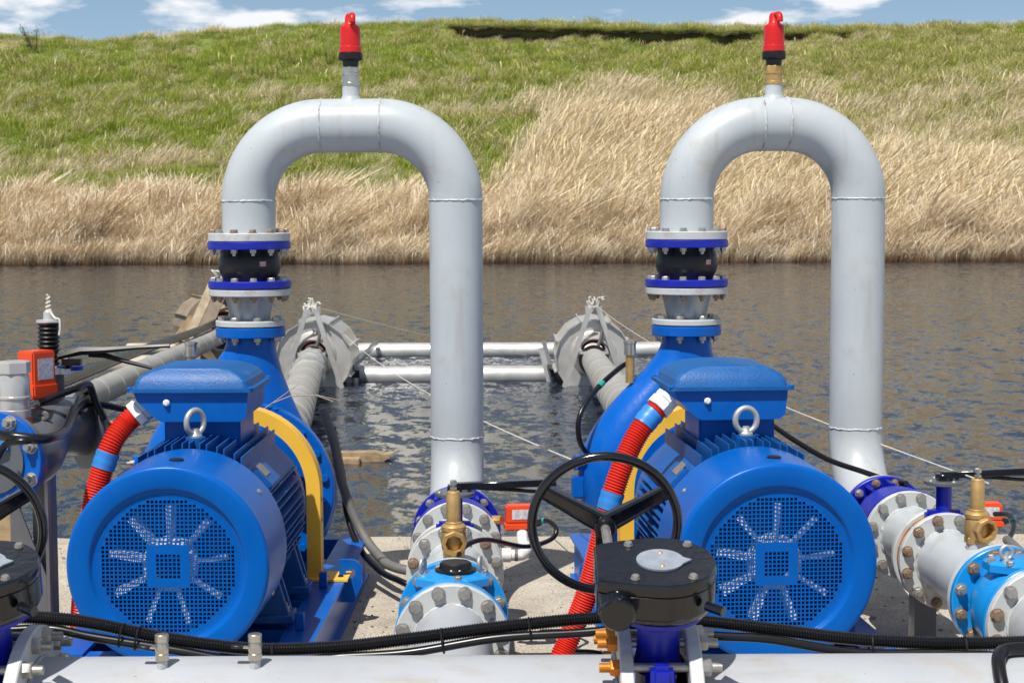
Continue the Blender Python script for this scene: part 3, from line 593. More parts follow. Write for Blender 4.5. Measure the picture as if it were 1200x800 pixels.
    for i in range(K):
        s = i/(K-1); 
        if s < 0.72:
            th = R(50 - 245*(s/0.72)); rad = 0.255 + 0.075*(s/0.72); ctr = Vector((rad*math.cos(th), 1.66, AZ+rad*math.sin(th))); r_ = 0.07 + 0.062*(s/0.72); tg = Vector((math.sin(th), 0, -math.cos(th)))
            e1 = Vector((math.cos(th), 0, math.sin(th))); c0, tg0 = ctr, tg
        else:
            q = (s-0.72)/0.28; P0 = c0; P3 = Vector((0, 1.70, 1.115)); P1 = P0 + tg0*0.24; P2 = P3 - Vector((0, 0, 0.22))
            B = lambda q: P0*(1-q)**3 + P1*3*q*(1-q)**2 + P2*3*q*q*(1-q) + P3*q**3
            ctr = B(q); tg = (B(min(1, q+0.01)) - B(q-0.01)).normalized(); r_ = 0.132 - 0.036*q; e1 = Vector((0, 1, 0)).cross(tg)
            e1 = -e1 if e1.dot(Vector((-1, 0, 0.3))) < 0 else e1
        e2 = tg.cross(e1)
        rs.append([ctr + (e1*math.cos(2*math.pi*j/24) + e2*math.sin(2*math.pi*j/24))*r_ for j in range(24)])
    v.rings(rs); part('volute', v, 'pump', t, smooth=60)
    nk = MB(); rs = []
    for z, rx, ry in ((1.118, 0.098, 0.098), (1.05, 0.105, 0.102), (0.96, 0.128, 0.11), (0.86, 0.165, 0.12), (0.76, 0.21, 0.125), (0.62, 0.27, 0.12), (0.45, 0.30, 0.11)):
        rs.append([Vector((0.012*(1.118-z)+rx*math.cos(2*math.pi*j/32), 1.70-0.03*(1.118-z)+ry*math.sin(2*math.pi*j/32), z)) for j in range(32)])
    nk.rings(rs); part('neck', nk, 'pump', t, smooth=60)
    fl = part('outlet_flange', flange((0, 1.7, 1.113), (0, 0, 1), 0.1425, 0.040), 'pump', t)
    bolts(fl, (0, 1.7, 1.113), (0, 0, -1), 0.12, 8, 'nut', 'zinc', 0.85)
    part('suction_nozzle', MB().lathe((0, 1.78, AZ), (0, 1, 0), [(0.2, 0), (0.16, 0.05), (0.14, 0.12), (0.14, 0.24), (0.2, 0.245), (0.2, 0.275)], 40), 'pump', t)
    part('pump_foot', MB().box((0, 1.66, 0.26), (0.30, 0.16, 0.13), bev=0.006).box((0, 1.66, 0.215), (0.48, 0.2, 0.036), bev=0.004), 'pump', t)
    part('side_boss', MB().cyl((-0.43, 1.62, 0.60), (-0.475, 1.60, 0.60), 0.03, n=18).box((-0.46, 1.62, 0.50), (0.05, 0.06, 0.09), bev=0.006), 'pump', t)
    bolt(t, (-0.475, 1.60, 0.60), (-1, -0.3, 0), 'nut', 'zinc', 0.8)
    part('gusset_rib', MB().prism([(-0.20, 0.70), (-0.02, 0.88), (-0.02, 0.80), (-0.16, 0.66)], 1.515, 1.535), 'pump', t)
    vt = part('vent_boss', MB().cyl((-0.24, 1.66, 0.92), (-0.24, 1.66, 1.035), 0.018, n=16), 'brass', t)
    part('vent_cap', MB().lathe((-0.24, 1.66, 1.035), (0, 0, 1), [(0.024, 0), (0.024, 0.045), (0.027, 0.047), (0.027, 0.058), (0.01, 0.062)], 20), 'nickel', t)
    # reducer
    t = thing('reducer_spool', L['reducer'], 'pipe reducer', (0, 1.7, 1.155), frm)
    part('cone', MB().lathe((0, 1.7, 1.16), (0, 0, 1), [(0.079, 0), (0.079, 0.02), (0.095, 0.09), (0.105, 0.125), (0.105, 0.14)], 40), 'reducer', t)
    f1 = part('lower_flange', flange((0, 1.7, 1.157), (0, 0, 1), 0.1425, 0.024), 'greyflange', t); f2 = part('upper_flange', flange((0, 1.7, 1.283), (0, 0, 1), 0.168, 0.028), 'greyflange', t)
    bolts(f1, (0, 1.7, 1.181), (0, 0, 1), 0.12, 8, 'hex', 'zinc', 0.9); bolts(f2, (0, 1.7, 1.283), (0, 0, -1), 0.1475, 12, 'nut', 'rustbolt', 0.8)
    # rubber expansion joint
    t = thing('expansion_joint', L['joint'], 'expansion joint', (0, 1.7, 1.314), frm)
    part('bellows', MB().lathe((0, 1.7, 1.346), (0, 0, 1), [(0.11, 0), (0.112, 0.012), (0.122, 0.03), (0.128, 0.05), (0.1275, 0.072), (0.122, 0.094), (0.113, 0.112), (0.112, 0.13)], 48), 'rubber', t, smooth=60)
    part('sticker', MB().prism([(0.1275*math.sin(R(a)), -0.1275*math.cos(R(a))) for a in (28, 32, 36, 40)] + [(0.1287*math.sin(R(a)), -0.1287*math.cos(R(a))) for a in (40, 36, 32, 28)], 1.405, 1.425, 'xy'), 'pink', t)
    t.children[-1].location.y = 1.7
    b1 = part('lower_ring', flange((0, 1.7, 1.314), (0, 0, 1), 0.170, 0.030), 'navy', t); b2 = part('upper_ring', flange((0, 1.7, 1.474), (0, 0, 1), 0.170, 0.030), 'navy', t)
    bolts(b1, (0, 1.7, 1.344), (0, 0, 1), 0.1475, 12, 'hex', 'zinc', 0.85); bolts(b2, (0, 1.7, 1.474), (0, 0, -1), 0.1475, 12, 'nut', 'zinc', 0.8)
    # U shaped discharge pipe
    RB, rp, ztop = 0.305, 0.1095, 1.975
    t = thing('discharge_pipe', L['upipe'], 'pipe', (span, 1.7, runz-rp), frm)
    f = part('flange', flange((0, 1.7, 1.506), (0, 0, 1), 0.168, 0.034), 'greyflange', t); bolts(f, (0, 1.7, 1.540), (0, 0, 1), 0.1475, 12, 'hex', ('zinc', 'rustbolt'), 0.9)
    def arcpts(c, a0, a1, ex, ey, n=22): return [Vector(c) + Vector(ex)*RB*math.cos(R(a0+(a1-a0)*i/n)) + Vector(ey)*RB*math.sin(R(a0+(a1-a0)*i/n)) for i in range(n+1)]
    zz = ztop-RB
    part('riser', MB().cyl((0, 1.7, 1.53), (0, 1.7, zz), rp, n=56), 'grey', t)
    part('elbow', MB().tube(arcpts((RB, 1.7, zz), 180, 90, (1, 0, 0), (0, 0, 1)), rp, 56), 'grey', t, smooth=60)
    part('top_spool', MB().cyl((RB, 1.7, ztop), (span-RB, 1.7, ztop), rp, n=56), 'grey', t)
    part('elbow', MB().tube(arcpts((span-RB, 1.7, zz), 90, 0, (1, 0, 0), (0, 0, 1)), rp, 56), 'grey', t, smooth=60)
    part('downpipe', MB().cyl((span, 1.7, zz), (span, 1.7, runz+RB), rp, n=56), 'grey', t)
    part('elbow', MB().tube(arcpts((span, 1.7-RB, runz+RB), 0, -90, (0, 1, 0), (0, 0, 1)), rp, 56), 'grey', t, smooth=60)
    part('stub', MB().cyl((span, 1.7-RB, runz), (span, 1.7-RB-0.11, runz), rp, n=56), 'grey', t)
    for k, (c, ax) in enumerate((((0, 1.7, zz), (0, 0, 1)), ((RB, 1.7, ztop), (1, 0, 0)), ((span-RB, 1.7, ztop), (1, 0, 0)), ((span, 1.7, zz), (0, 0, 1)), ((span, 1.7, runz+RB), (0, 0, 1)), ((span, 1.7-RB, runz), (0, 1, 0)))):
        part('weld_seam', weld(c, ax, rp, 0.0038, seed=k), 'weld', t)
    part('air_valve_stub', MB().lathe((span/2, 1.7, ztop+0.1), (0, 0, 1), [(0.046, 0), (0.038, 0.014), (0.035, 0.022), (0.035, 0.062)], 28), 'grey', t)
    # air release valve
    t = thing('air_release_valve', L['airvalve'], 'air valve', (span/2, 1.7, ztop+0.16), frm); z0 = ztop+0.160; o = (span/2, 1.7, z0)
    part('valve_seat', MB().lathe(o, (0, 0, 1), [(0.036, 0), (0.0395, 0.003), (0.0395, 0.014), (0.036, 0.017), (0.0365, 0.05), (0.0395, 0.053), (0.0395, 0.062), (0.033, 0.064)], 32), valve_metal, t)
    part('hex_nut', MB().lathe((span/2, 1.7, z0+0.064), (0, 0, 1), [(0.038, 0), (0.038, 0.024), (0.034, 0.028)], 6), valve_metal, t)
    part('black_collar', MB().lathe((span/2, 1.7, z0+0.092), (0, 0, 1), [(0.034, 0), (0.036, 0.026), (0.05, 0.03), (0.052, 0.034), (0.052, 0.062), (0.047, 0.066)], 12), 'rubber', t)
    part('red_body', MB().lathe((span/2, 1.7, z0+0.158), (0, 0, 1), [(0.048, 0), (0.048, 0.025), (0.0445, 0.028), (0.044, 0.11), (0.041, 0.122), (0.028, 0.130), (0.0235, 0.137), (0.0225, 0.165), (0.018, 0.178), (0.008, 0.184)], 40), 'red', t)
    part('outlet_hook', MB().tube(smoothpath([(span/2, 1.695, z0+0.325), (span/2+0.012, 1.67, z0+0.33), (span/2+0.014, 1.655, z0+0.315), (span/2+0.014, 1.652, z0+0.295)], 6), 0.014, 12), 'red', t)
    t.scale = (0.94, 0.94, 0.86)

UL = (Vector((-1.104, 5.5, 0)), R(-0.8))
UR = (Vector((0.845, 5.5, 0)), R(4.2))
build_unit(UL, 0.852, 0.39, dict(
    base='blue steel base frame under the motor with the half-turned lifting eye', motor='blue finned electric motor with lifting eye turned edge-on, red conduit dropping behind it',
    guard='yellow arched coupling guard with brass-toned foot beside the floating plank', pump='blue centrifugal pump with bolted round cover, below the tarpaulin-wrapped suction pipe',
    reducer='grey flanged cone reducer on the pump nearest the wooden-framed intake', joint='black rubber joint between blue rings under the wider pipe arch',
    upipe='wider grey steel pipe arch topped by the nickel-seated red valve', airvalve='red air valve on a silver nickel fitting'), R(52), 'nickel')
build_unit(UR, 0.717, 0.415, dict(
    base='blue steel base frame under the motor behind the black handwheel', motor='blue finned electric motor with lifting eye facing square on, behind the black handwheel',
    guard='yellow arched coupling guard seen through the black handwheel', pump='blue centrifugal pump with swollen glossy volute showing beside the red conduit',
    reducer='grey flanged cone reducer above the pump with the exposed volute', joint='black rubber joint between blue rings under the narrower pipe arch',
    upipe='narrower grey steel pipe arch topped by the brass-seated red valve', airvalve='red air valve on a golden brass fitting'), R(8), 'brass')

# ------------------------------------------------------------------ discharge runs (local y towards the viewer is negative)
def build_run(frm, z, L, cap):
    A = (0, -1, 0); D = lambda d: (0, -d, z)
    rp = 0.1095
    t = thing('check_valve', L['check'], 'valve', (0, -0.6, z-0.17), frm)
    part('back_flange', flange(D(0.42), A, 0.168, 0.026), 'greyflange', t)
    bf = part('blue_back_flange', flange(D(0.447), A, 0.17, 0.03), 'navy', t); bolts(bf, D(0.477), A, 0.1475, 12, 'nut', ('rustbolt', 'zinc'), 0.9)
    part('valve_body', MB().lathe(D(0.475), A, [(0.118, 0), (0.122, 0.06), (0.15, 0.11), (0.158, 0.16), (0.16, 0.28), (0.168, 0.285), (0.17, 0.29), (0.17, 0.322)], 56), 'navy', t)
    for a in (60, 90, 120): part('rib', MB().box((0.135*math.cos(R(a)), -0.53, z+0.135*math.sin(R(a))), (0.014, 0.11, 0.05), Matrix.Rotation(R(90-a), 3, 'Y')), 'navy', t)
    t = thing('flanged_spool', L['spool'], 'pipe', (0, -1.0, z-0.168), frm)
    f1 = part('flange', flange(D(0.80), A, 0.168, 0.028), 'greyflange', t); bolts(f1, D(0.828), A, 0.1475, 12, 'hex', 'zinc', 1.0)
    part('pipe', MB().cyl(D(0.82), D(1.19), rp, n=56), 'grey', t); part('weld_seam', weld(D(0.831), A, rp+0.002, seed=3), 'weld', t)
    part('flange', flange(D(1.178), A, 0.168, 0.028), 'greyflange', t)
    # lever butterfly valve
    t = thing('lever_valve', L['lever'], 'valve', (0, -1.235, z-0.16), frm)
    part('wafer_ring', MB().cyl(D(1.209), D(1.262), 0.132, n=48), 'navy', t); part('rust_ring', MB().lathe(D(1.2065), A, [(0.155, 0), (0.155, 0.014), (0.125, 0.016)], 48), 'rust', t)
    for a in range(12):
        ang = 2*math.pi*(a+0.5)/12; part('stud', MB().cyl((0.1475*math.cos(ang), -1.206, z+0.1475*math.sin(ang)), (0.1475*math.cos(ang), -1.264, z+0.1475*math.sin(ang)), 0.009, n=10), 'zinc', t)
    part('neck', MB().cyl((0, -1.236, z+0.12), (0, -1.236, z+0.262), 0.027, n=24).box((0, -1.236, z+0.15), (0.13, 0.045, 0.045), bev=0.01), 'navy', t)
    pl = part('notch_plate', MB().lathe((0, -1.236, z+0.262), (0, 0, 1), [(0.03, -0.004), (0.068, 0), (0.07, 0.002), (0.07, 0.011), (0.068, 0.013)], 32), 'darkgrey', t)
    for a in (20, 110, 200, 290): bolt(pl, (0.055*math.cos(R(a)), -1.236+0.055*math.sin(R(a)), z+0.275), (0, 0, 1), 'screw', 'zinc', 0.9)
    lv = MB(); lv.box((0.0, -1.236, z+0.287), (0.05, 0.05, 0.024), bev=0.004); lv.box((0.17, -1.236, z+0.300), (0.36, 0.036, 0.024), Matrix.Rotation(R(-2), 3, 'Y'), bev=0.003); lv.box((0.12, -1.236, z+0.286), (0.22, 0.012, 0.012), Matrix.Rotation(R(3), 3, 'Y')); lv.box((0.265, -1.236, z+0.276), (0.19, 0.024, 0.013), Matrix.Rotation(R(5), 3, 'Y'), bev=0.003)
    part('lever', lv, 'black', t)
    # spool with relief valve socket
    t = thing('flanged_spool', L['spool2'], 'pipe', (0, -1.55, z-0.168), frm)
    f2 = part('flange', flange(D(1.265), A, 0.168, 0.028), 'greyflange', t); bolts(f2, D(1.293), A, 0.1475, 12, 'nut', ('rustbolt', 'rustbolt', 'zinc'), 1.0)
    part('pipe', MB().cyl(D(1.28), D(1.85), rp, n=56), 'grey', t); part('weld_seam', weld(D(1.297), A, rp+0.002, seed=8), 'weld', t)
    part('socket', MB().cyl((0, -1.60, z+0.10), (0, -1.60, z+0.128), 0.034, n=24), 'grey', t)
    part('flange', flange(D(1.832), A, 0.168, 0.028), 'greyflange', t)
    # brass relief valve
    z0 = z+0.126; t = thing('relief_valve', L['relief'], 'relief valve', (0, -1.60, z0), frm); o = Vector((0, -1.60, z0))
    part('body', MB().lathe(o, (0, 0, 1), [(0.030, 0), (0.030, 0.012), (0.036, 0.014), (0.040, 0.03), (0.042, 0.05), (0.038, 0.078), (0.036, 0.086)], 28), 'brass', t)
    part('inlet_hex', MB().lathe(o + Vector((0, 0, 0.001)), (0, 0, 1), [(0.041, 0), (0.041, 0.018), (0.037, 0.021)], 6), 'brass', t)
    pd = Vector(L['port']).normalized(); pc = o + Vector((0, 0, 0.052))
    part('outlet_port', MB().lathe(pc, pd, [(0.034, 0.0), (0.034, 0.04), (0.0415, 0.042), (0.0415, 0.060), (0.039, 0.063), (0.0285, 0.063), (0.0275, 0.056), (0.0265, 0.022), (0.02, 0.021)], 8, cap1=False), 'brass', t, smooth=20)
    part('bore_shade_disc', MB().lathe(pc + pd*0.018, pd, [(0.0262, 0), (0.0262, 0.0052)], 24), 'dark', t)  # black disc paints the darkness inside the open port
    part('collar', MB().lathe(o + Vector((0, 0, 0.082)), (0, 0, 1), [(0.036, 0), (0.0405, 0.003), (0.0405, 0.015), (0.034, 0.022), (0.028, 0.024)], 32), 'brass', t)
    part('bonnet', MB().lathe(o + Vector((0, 0, 0.104)), (0, 0, 1), [(0.0275, 0), (0.0275, 0.006), (0.0235, 0.009), (0.0235, 0.096), (0.0215, 0.100), (0.0215, 0.104), (0.017, 0.108), (0.012, 0.109)], 32), 'brass', t)
    part('adjusting_screw', MB().cyl(o + Vector((0, 0, 0.21)), o + Vector((0, 0, 0.24)), 0.006, n=10).lathe(o + Vector((0, 0, 0.217)), (0, 0, 1), [(0.012, 0), (0.012, 0.007)], 6).lathe(o + Vector((0, 0, 0.232)), (0, 0, 1), [(0.0125, 0), (0.0125, 0.012), (0.009, 0.015)], 6), 'nickel', t)
    # sky blue valve
    t = thing('swing_valve', L['cyan'], 'valve', (0, -2.03, z-0.17), frm)
    cb = part('back_flange', flange(D(1.863), A, 0.17, 0.028), 'cyan', t); bolts(cb, D(1.891), A, 0.1475, 12, 'nut', ('zinc', 'rustbolt'), 1.0, phase=0.5)
    part('body', MB().lathe(D(1.885), A, [(0.112, 0), (0.122, 0.03), (0.14, 0.10), (0.142, 0.19), (0.128, 0.26), (0.118, 0.29)], 48), 'cyan', t)
    part('front_flange', flange(D(2.172), A, 0.17, 0.028), 'cyan', t)
    oc = [(0.118*math.cos(R(22.5+45*k)), -2.025+0.095*math.sin(R(22.5+45*k))) for k in range(8)]
    part('bonnet_neck', MB().prism([(p[0]*0.78, -2.025+(p[1]+2.025)*0.85) for p in oc], z+0.08, z+0.135, 'xy'), 'cyan', t)
    bp = part('bonnet', MB().rings([[Vector((p[0], p[1], z+0.128)) for p in oc], [Vector((p[0], p[1], z+0.150)) for p in oc], [Vector((p[0]*0.93, -2.025+(p[1]+2.025)*0.93, z+0.156)) for p in oc], [Vector((p[0]*0.6, -2.025+(p[1]+2.025)*0.6, z+0.166)) for p in oc]]), 'cyan', t, smooth=20)
    for k in range(8):
        if k % 2 == 0 or not cap: bolt(bp, (0.097*math.cos(R(45*k+10)), -2.025+0.078*math.sin(R(45*k+10)), z+0.154), (0, 0, 1), 'hex', 'zinc', 0.72)
    for ex, ey, rz in L['eyes']: part('lifting_eye', eyebolt((ex, -2.025+ey, z+0.157), 0.0185, 0.0058, R(rz)), 'galv', t)
    if cap:
        part('sensor_cap', MB().lathe((0.01, -2.025, z+0.164), (0, 0, 1), [(0.062, 0), (0.062, 0.008), (0.05, 0.011), (0.047, 0.026), (0.042, 0.03)], 32), 'rubber', t)
        for dx in (-0.012, 0.012): bolt(t, (0.01+dx, -2.07, z+0.176), (0, -0.3, 1), 'screw', 'zinc', 0.55)
    # branch into the manifold
    t = thing('branch_pipe', L['branch'], 'pipe', (0, -2.4, z-0.168), frm)
    f4 = part('flange', flange(D(2.203), A, 0.168, 0.03), 'greyflange', t); bolts(f4, D(2.233), A, 0.1475, 12, 'hex', ('zinc', 'zinc', 'rustbolt'), 1.05)
    part('pipe', MB().cyl(D(2.22), D(2.90), rp, n=56), 'manifold', t); part('weld_seam', weld(D(2.235), A, rp+0.002, seed=5), 'weld', t)
    # support stand
    t = thing('pipe_stand', L['stand'], 'pipe stand', (0, -0.95, 0), frm)
    part('post', MB().box((0, -1.0, (z-0.13)/2), (0.08, 0.075, z-0.13)), 'darkgrey', t); part('base_plate', MB().box((0.02, -1.0, 0.006), (0.22, 0.2, 0.012)), 'darkgrey', t); part('saddle', MB().box((0, -1.0, z-0.123), (0.14, 0.08, 0.014)), 'darkgrey', t)

RL = (Vector((-0.228, 7.2, 0)), R(1.3)); 
o_r = UR[0] + Matrix.Rotation(UR[1], 3, 'Z') @ Vector((0.717, 1.7, 0))
RRn = (o_r, R(3.0))
build_run(RL, 0.39, dict(check='ultramarine check valve at the foot of the wider pipe arch', spool='short grey flanged pipe beside the orange box and white elbow', lever='ultramarine lever valve whose black lever points to the handwheel',
    spool2='grey flanged pipe carrying the brass valve with port facing straight out', relief='brass relief valve, open port facing straight out', cyan='sky blue valve with black sensor cap on top',
    branch='grey branch pipe joining the manifold below the black-capped valve', stand='dark steel stand under the pipe by the white plastic elbow', port=(0.03, -1, -0.05), eyes=((-0.088, -0.02, 70), (0.082, 0.0, 80))), True)
build_run(RRn, 0.415, dict(check='ultramarine check valve at the foot of the narrower pipe arch', spool='short grey flanged pipe next to the motor behind the handwheel', lever='ultramarine lever valve beside the rusty flange and turned brass valve',
    spool2='grey flanged pipe with rusty nuts carrying the brass valve turned aside', relief='brass relief valve, open port turned aside above the sky blue eyelet', cyan='sky blue valve with one large lifting eyelet and no cap',
    branch='grey branch pipe joining the manifold next to the looped hose', stand='dark steel stand under the pipe beside the handwheel motor', port=(0.28, -1, -0.05), eyes=((-0.06, -0.04, 5),)), False)

# ------------------------------------------------------------------ manifold along x
MY, MZ, MR = 4.15, 0.37, 0.19
VX = ((0.345, 0.0), (-1.245, R(6)))
segs = ((-1.18, 0.28), (0.41, 3.2), (-3.4, -1.31))
mlabels = ('long pale grey manifold pipe carrying two small ball valves', 'pale grey manifold pipe with a black hose loop resting on it', 'short visible end of pale grey manifold past the clipped gear valve')
for (x0, x1), lb in zip(segs, mlabels):
    t = thing('manifold_pipe', lb, 'pipe', ((x0+x1)/2, MY, 0))
    part('pipe', MB().cyl((x0, MY, MZ), (x1, MY, MZ), MR, n=96), 'manifold', t)
    for xe, sg in ((x0, 1), (x1, -1)):
        if abs(xe) > 3: continue
        f = part('flange', flange((xe, MY, MZ), (sg, 0, 0), 0.268, 0.032, n=72), 'greyflange', t)
        xx = xe + sg*0.032
        for k in range(16):
            a = 2*math.pi*(k+0.5)/16; p = Vector((xx, MY+0.24*math.cos(a), MZ+0.24*math.sin(a)))
            bolt(f, p, (sg, 0, 0), 'longnut', 'ochre' if sg < 0 else 'zinc', 0.85)
        part('weld_seam', weld((xx+sg*0.004, MY, MZ), (1, 0, 0), MR+0.002, 0.004, seed=int(xe*10)), 'weld', t)
    for xs_ in ((x0+0.25, x1-0.25)): part('saddle_leg', MB().box((xs_, MY, (MZ-MR)/2+0.01), (0.12, 0.3, MZ-MR+0.02)), 'steelgrey', t)
def gear_valve(x, rz, label):
    t = thing('gear_operated_valve', label, 'valve', (x, MY, MZ-0.25), (Vector((0, 0, 0)), 0))
    part('wafer_body', MB().cyl((x-0.036, MY, MZ), (x+0.036, MY, MZ), 0.215, n=64), 'navy', t)
    part('lug', MB().box((x, MY-0.16, MZ+0.18), (0.055, 0.06, 0.07), bev=0.012), 'navy', t)
    for k in range(16):
        a = 2*math.pi*(k+0.5)/16; part('tie_rod', MB().cyl((x-0.0645, MY+0.24*math.cos(a), MZ+0.24*math.sin(a)), (x+0.0645, MY+0.24*math.cos(a), MZ+0.24*math.sin(a)), 0.011, n=10), 'zinc', t)
        Rz = Matrix.Rotation(rz, 3, 'Z'); C = Vector((x, MY, 0))
    Rx = Matrix.Rotation(R(14), 3, 'X'); PV = Vector((x, MY, MZ)); UP = Vector((0, 0, 0.016))
    def TP(q): return PV + Rx @ (C + Rz @ (q - C) + UP - PV)
    def turn(mb): mb.v = [TP(q) for q in mb.v]; return mb
    ZN = Rx @ Vector((0, 0, 1))
    part('neck', turn(MB().lathe((x, MY, MZ+0.17), (0, 0, 1), [(0.06, 0), (0.052, 0.04), (0.050, 0.115), (0.085, 0.135), (0.108, 0.148), (0.108, 0.164)], 32)), 'navy', t)
    rg = 0.132
    outl = [(rg*math.cos(R(a)), rg*math.sin(R(a))) for a in range(-105, 106, 6)]
    outl += [(-0.09, 0.115), (-0.145, 0.095), (-0.152, 0.085), (-0.152, -0.09), (-0.145, -0.10), (-0.09, -0.118)]
    z0, z1 = 0.664, 0.815
    def oring(z, k): return [Vector((x+p[0]*k, MY+p[1]*k, z)) for p in outl]
    circ = lambda z, k: [Vector((x+rg*k*math.cos(R(a)), MY+rg*k*math.sin(R(a)), z)) for a in range(0, 360, 8)]
    part('gearbox_base', turn(MB().rings([circ(0.700, 0.80), circ(0.706, 0.92), circ(0.715, 0.96), circ(0.735, 0.98)])), 'black', t, smooth=50)
    part('gearbox_body', turn(MB().rings([oring(0.722, 0.97), oring(0.726, 1.0), oring(0.781, 1.0), oring(0.783, 0.985)])), 'black', t)
    cv = part('gearbox_cover', turn(MB().rings([oring(0.784, 0.985), oring(0.786, 1.005), oring(0.808, 1.005), oring(0.815, 0.975)])), 'black', t)
    for a in (50, 128, -52, -125, 0):
        p = Vector((x+0.112*math.cos(R(a)), MY+0.112*math.sin(R(a)), 0.815)); p = TP(p)
        if a: bolt(cv, p, ZN, 'hex', 'zinc', 0.55)
    ind = [(0.056*math.cos(R(a)), 0.056*math.sin(R(a))) for a in range(14, 347, 9)] + [(0.074, 0)]
    ip = part('indicator_plate', turn(MB().prism([(x+p[0], MY+p[1]) for p in ind], 0.8152, 0.8195, 'xy')), 'indicator', t)
    for dy in (-0.034, 0.036):
        p = TP(Vector((x+0.003, MY+dy, 0.8195))); bolt(ip, p, ZN, 'screw', 'brass', 0.6)
    part('stop_screw', turn(MB().cyl((x+0.10, MY-0.105, 0.752), (x+0.135, MY-0.135, 0.752), 0.012, n=8)), 'black', t)
    part('worm_housing', turn(MB().lathe((x-0.107, MY-0.155, 0.752), (0, 1, 0), [(0.036, 0), (0.0405, 0.004), (0.0405, 0.02), (0.042, 0.022), (0.042, 0.27), (0.03, 0.275), (0.028, 0.31)], 32)), 'black', t)
    # handwheel behind the gearbox
    hub = Vector((x-0.109, MY+0.385, 0.735)); p0 = Vector((x-0.107, MY+0.12, 0.752))
    part('shaft', turn(MB().cyl(p0, hub, 0.0125, n=16)), 'zinc', t)
    RW = 0.187
    rim = part('handwheel_rim', turn(MB().tube([hub + Vector((math.cos(a)*RW, 0, math.sin(a)*RW)) for a in [2*math.pi*i/72 for i in range(72)]], 0.0125, 14, loop=True)), 'black', t)
    part('handwheel_hub', turn(MB().lathe(hub - Vector((0, 0.035, 0)), (0, 1, 0), [(0.026, 0), (0.029, 0.004), (0.029, 0.05), (0.025, 0.055)], 24)), 'black', t)
    for a in (30, 150, 270):
        d = Vector((math.cos(R(a)), 0, math.sin(R(a)))); q = Vector((-d.z, 0, d.x)); sec = []
        for s_, w_, dp in ((0.015, 0.050, 0.020), (0.06, 0.046, 0.020), (0.12, 0.040, 0.017), (0.188, 0.036, 0.014)):
            p = hub + d*s_ + Vector((0, 0.0, 0)); sec.append([p+q*w_/2+Vector((0, -dp/2, 0)), p+q*w_/2*0.7+Vector((0, -dp/2-0.004, 0)), p+q*w_/2*0.55+Vector((0, -dp/2, 0)), p-q*w_/2*0.55+Vector((0, -dp/2, 0)), p-q*w_/2*0.7+Vector((0, -dp/2-0.004, 0)), p-q*w_/2+Vector((0, -dp/2, 0)), p-q*w_/2+Vector((0, dp/2, 0)), p+q*w_/2+Vector((0, dp/2, 0))])
        part('handwheel_spoke', turn(MB().rings(sec)), 'black', t)
    bolt(t, TP(hub - Vector((0, 0.036, 0))), Rx @ Vector((0, -1, 0)), 'screw', 'brass', 0.9)
gear_valve(VX[0][0], VX[0][1], 'black geared valve with full handwheel in front of the blue motor')
gear_valve(VX[1][0], VX[1][1], 'black geared valve beside the grey gusseted post, only partly in view')
# ball valves on the manifold
for u, lb in ((190, 'small nickel ball valve on the manifold nearer the gusseted post'), (299, 'small nickel ball valve on the manifold nearer the sky blue valve')):
    p = at(u, 768, MY-0.05); x = p.x; yb = MY-0.05; zb = MZ + math.sqrt(MR**2-0.05**2)-0.004
    t = thing('ball_valve', lb, 'valve', (x, yb, zb)); o = Vector((x, yb, zb))
    part('nipple', MB().cyl(o, o+Vector((0, 0, 0.022)), 0.0125, n=16), 'weld', t)
    part('body', MB().lathe(o+Vector((0, 0, 0.02)), (0, 0, 1), [(0.0135, 0), (0.0165, 0.002), (0.0165, 0.016), (0.0145, 0.018), (0.0165, 0.026), (0.0165, 0.036), (0.0145, 0.044), (0.0165, 0.046), (0.0165, 0.062), (0.0145, 0.064), (0.0115, 0.064), (0.0115, 0.055)], 20), 'nickel', t)
    part('handle', MB().box(o+Vector((-0.030, 0.0, 0.052)), (0.05, 0.014, 0.004), Matrix.Rotation(R(4), 3, 'Y')), 'nickel', t); part('grip', MB().box(o+Vector((-0.042, 0, 0.053)), (0.03, 0.017, 0.007), Matrix.Rotation(R(4), 3, 'Y'), bev=0.002), 'rubber', t)

# ------------------------------------------------------------------ cables and conduits
CY = 4.33
P = [at(u, v, CY) for u, v in ((-60, 722), (0, 722), (60, 724), (110, 730), (200, 748), (300, 760), (400, 757), (480, 748), (580, 735), (680, 725), (760, 722), (830, 728), (900, 736), (1000, 748), (1100, 753), (1200, 752), (1300, 746))]
t = thing('cable_bundle', 'black corrugated conduit strapped with a cable, lying along the manifold', 'cable', P[5])
OFF[t.name] = Vector(P[5])
part('corrugated_conduit', corrugated(P, 0.0175, 0.0068, 0.0028, 12, 4), 'cable', t)
P2 = [p + Vector((0, -0.012, -0.026 - (0.006 if i % 2 else -0.002))) for i, p in enumerate(P)]
part('cable', MB().tube(smoothpath(P2, 10), 0.0115, 10), 'cable', t)
P3 = [p + Vector((0, 0.022, -0.008)) for p in P]; part('cable', MB().tube(smoothpath(P3, 10), 0.010, 10), 'cable', t)
sp_ = smoothpath(P, 10); sp2 = smoothpath(P2, 10)
for k in (34, 36, 52, 74, 84, 132, 143):
    c = (sp_[k] + sp2[k])/2; d = (sp_[k+1]-sp_[k-1]).normalized(); q = Vector((0, -1, 0)).cross(d).normalized()
    part('cable_tie', MB().tube([c + Vector((0, -1, 0))*0.024*math.cos(a) + q*0.031*math.sin(a) for a in [2*math.pi*i/20 for i in range(20)]], 0.0028, 6, loop=True), 'rubber', t)
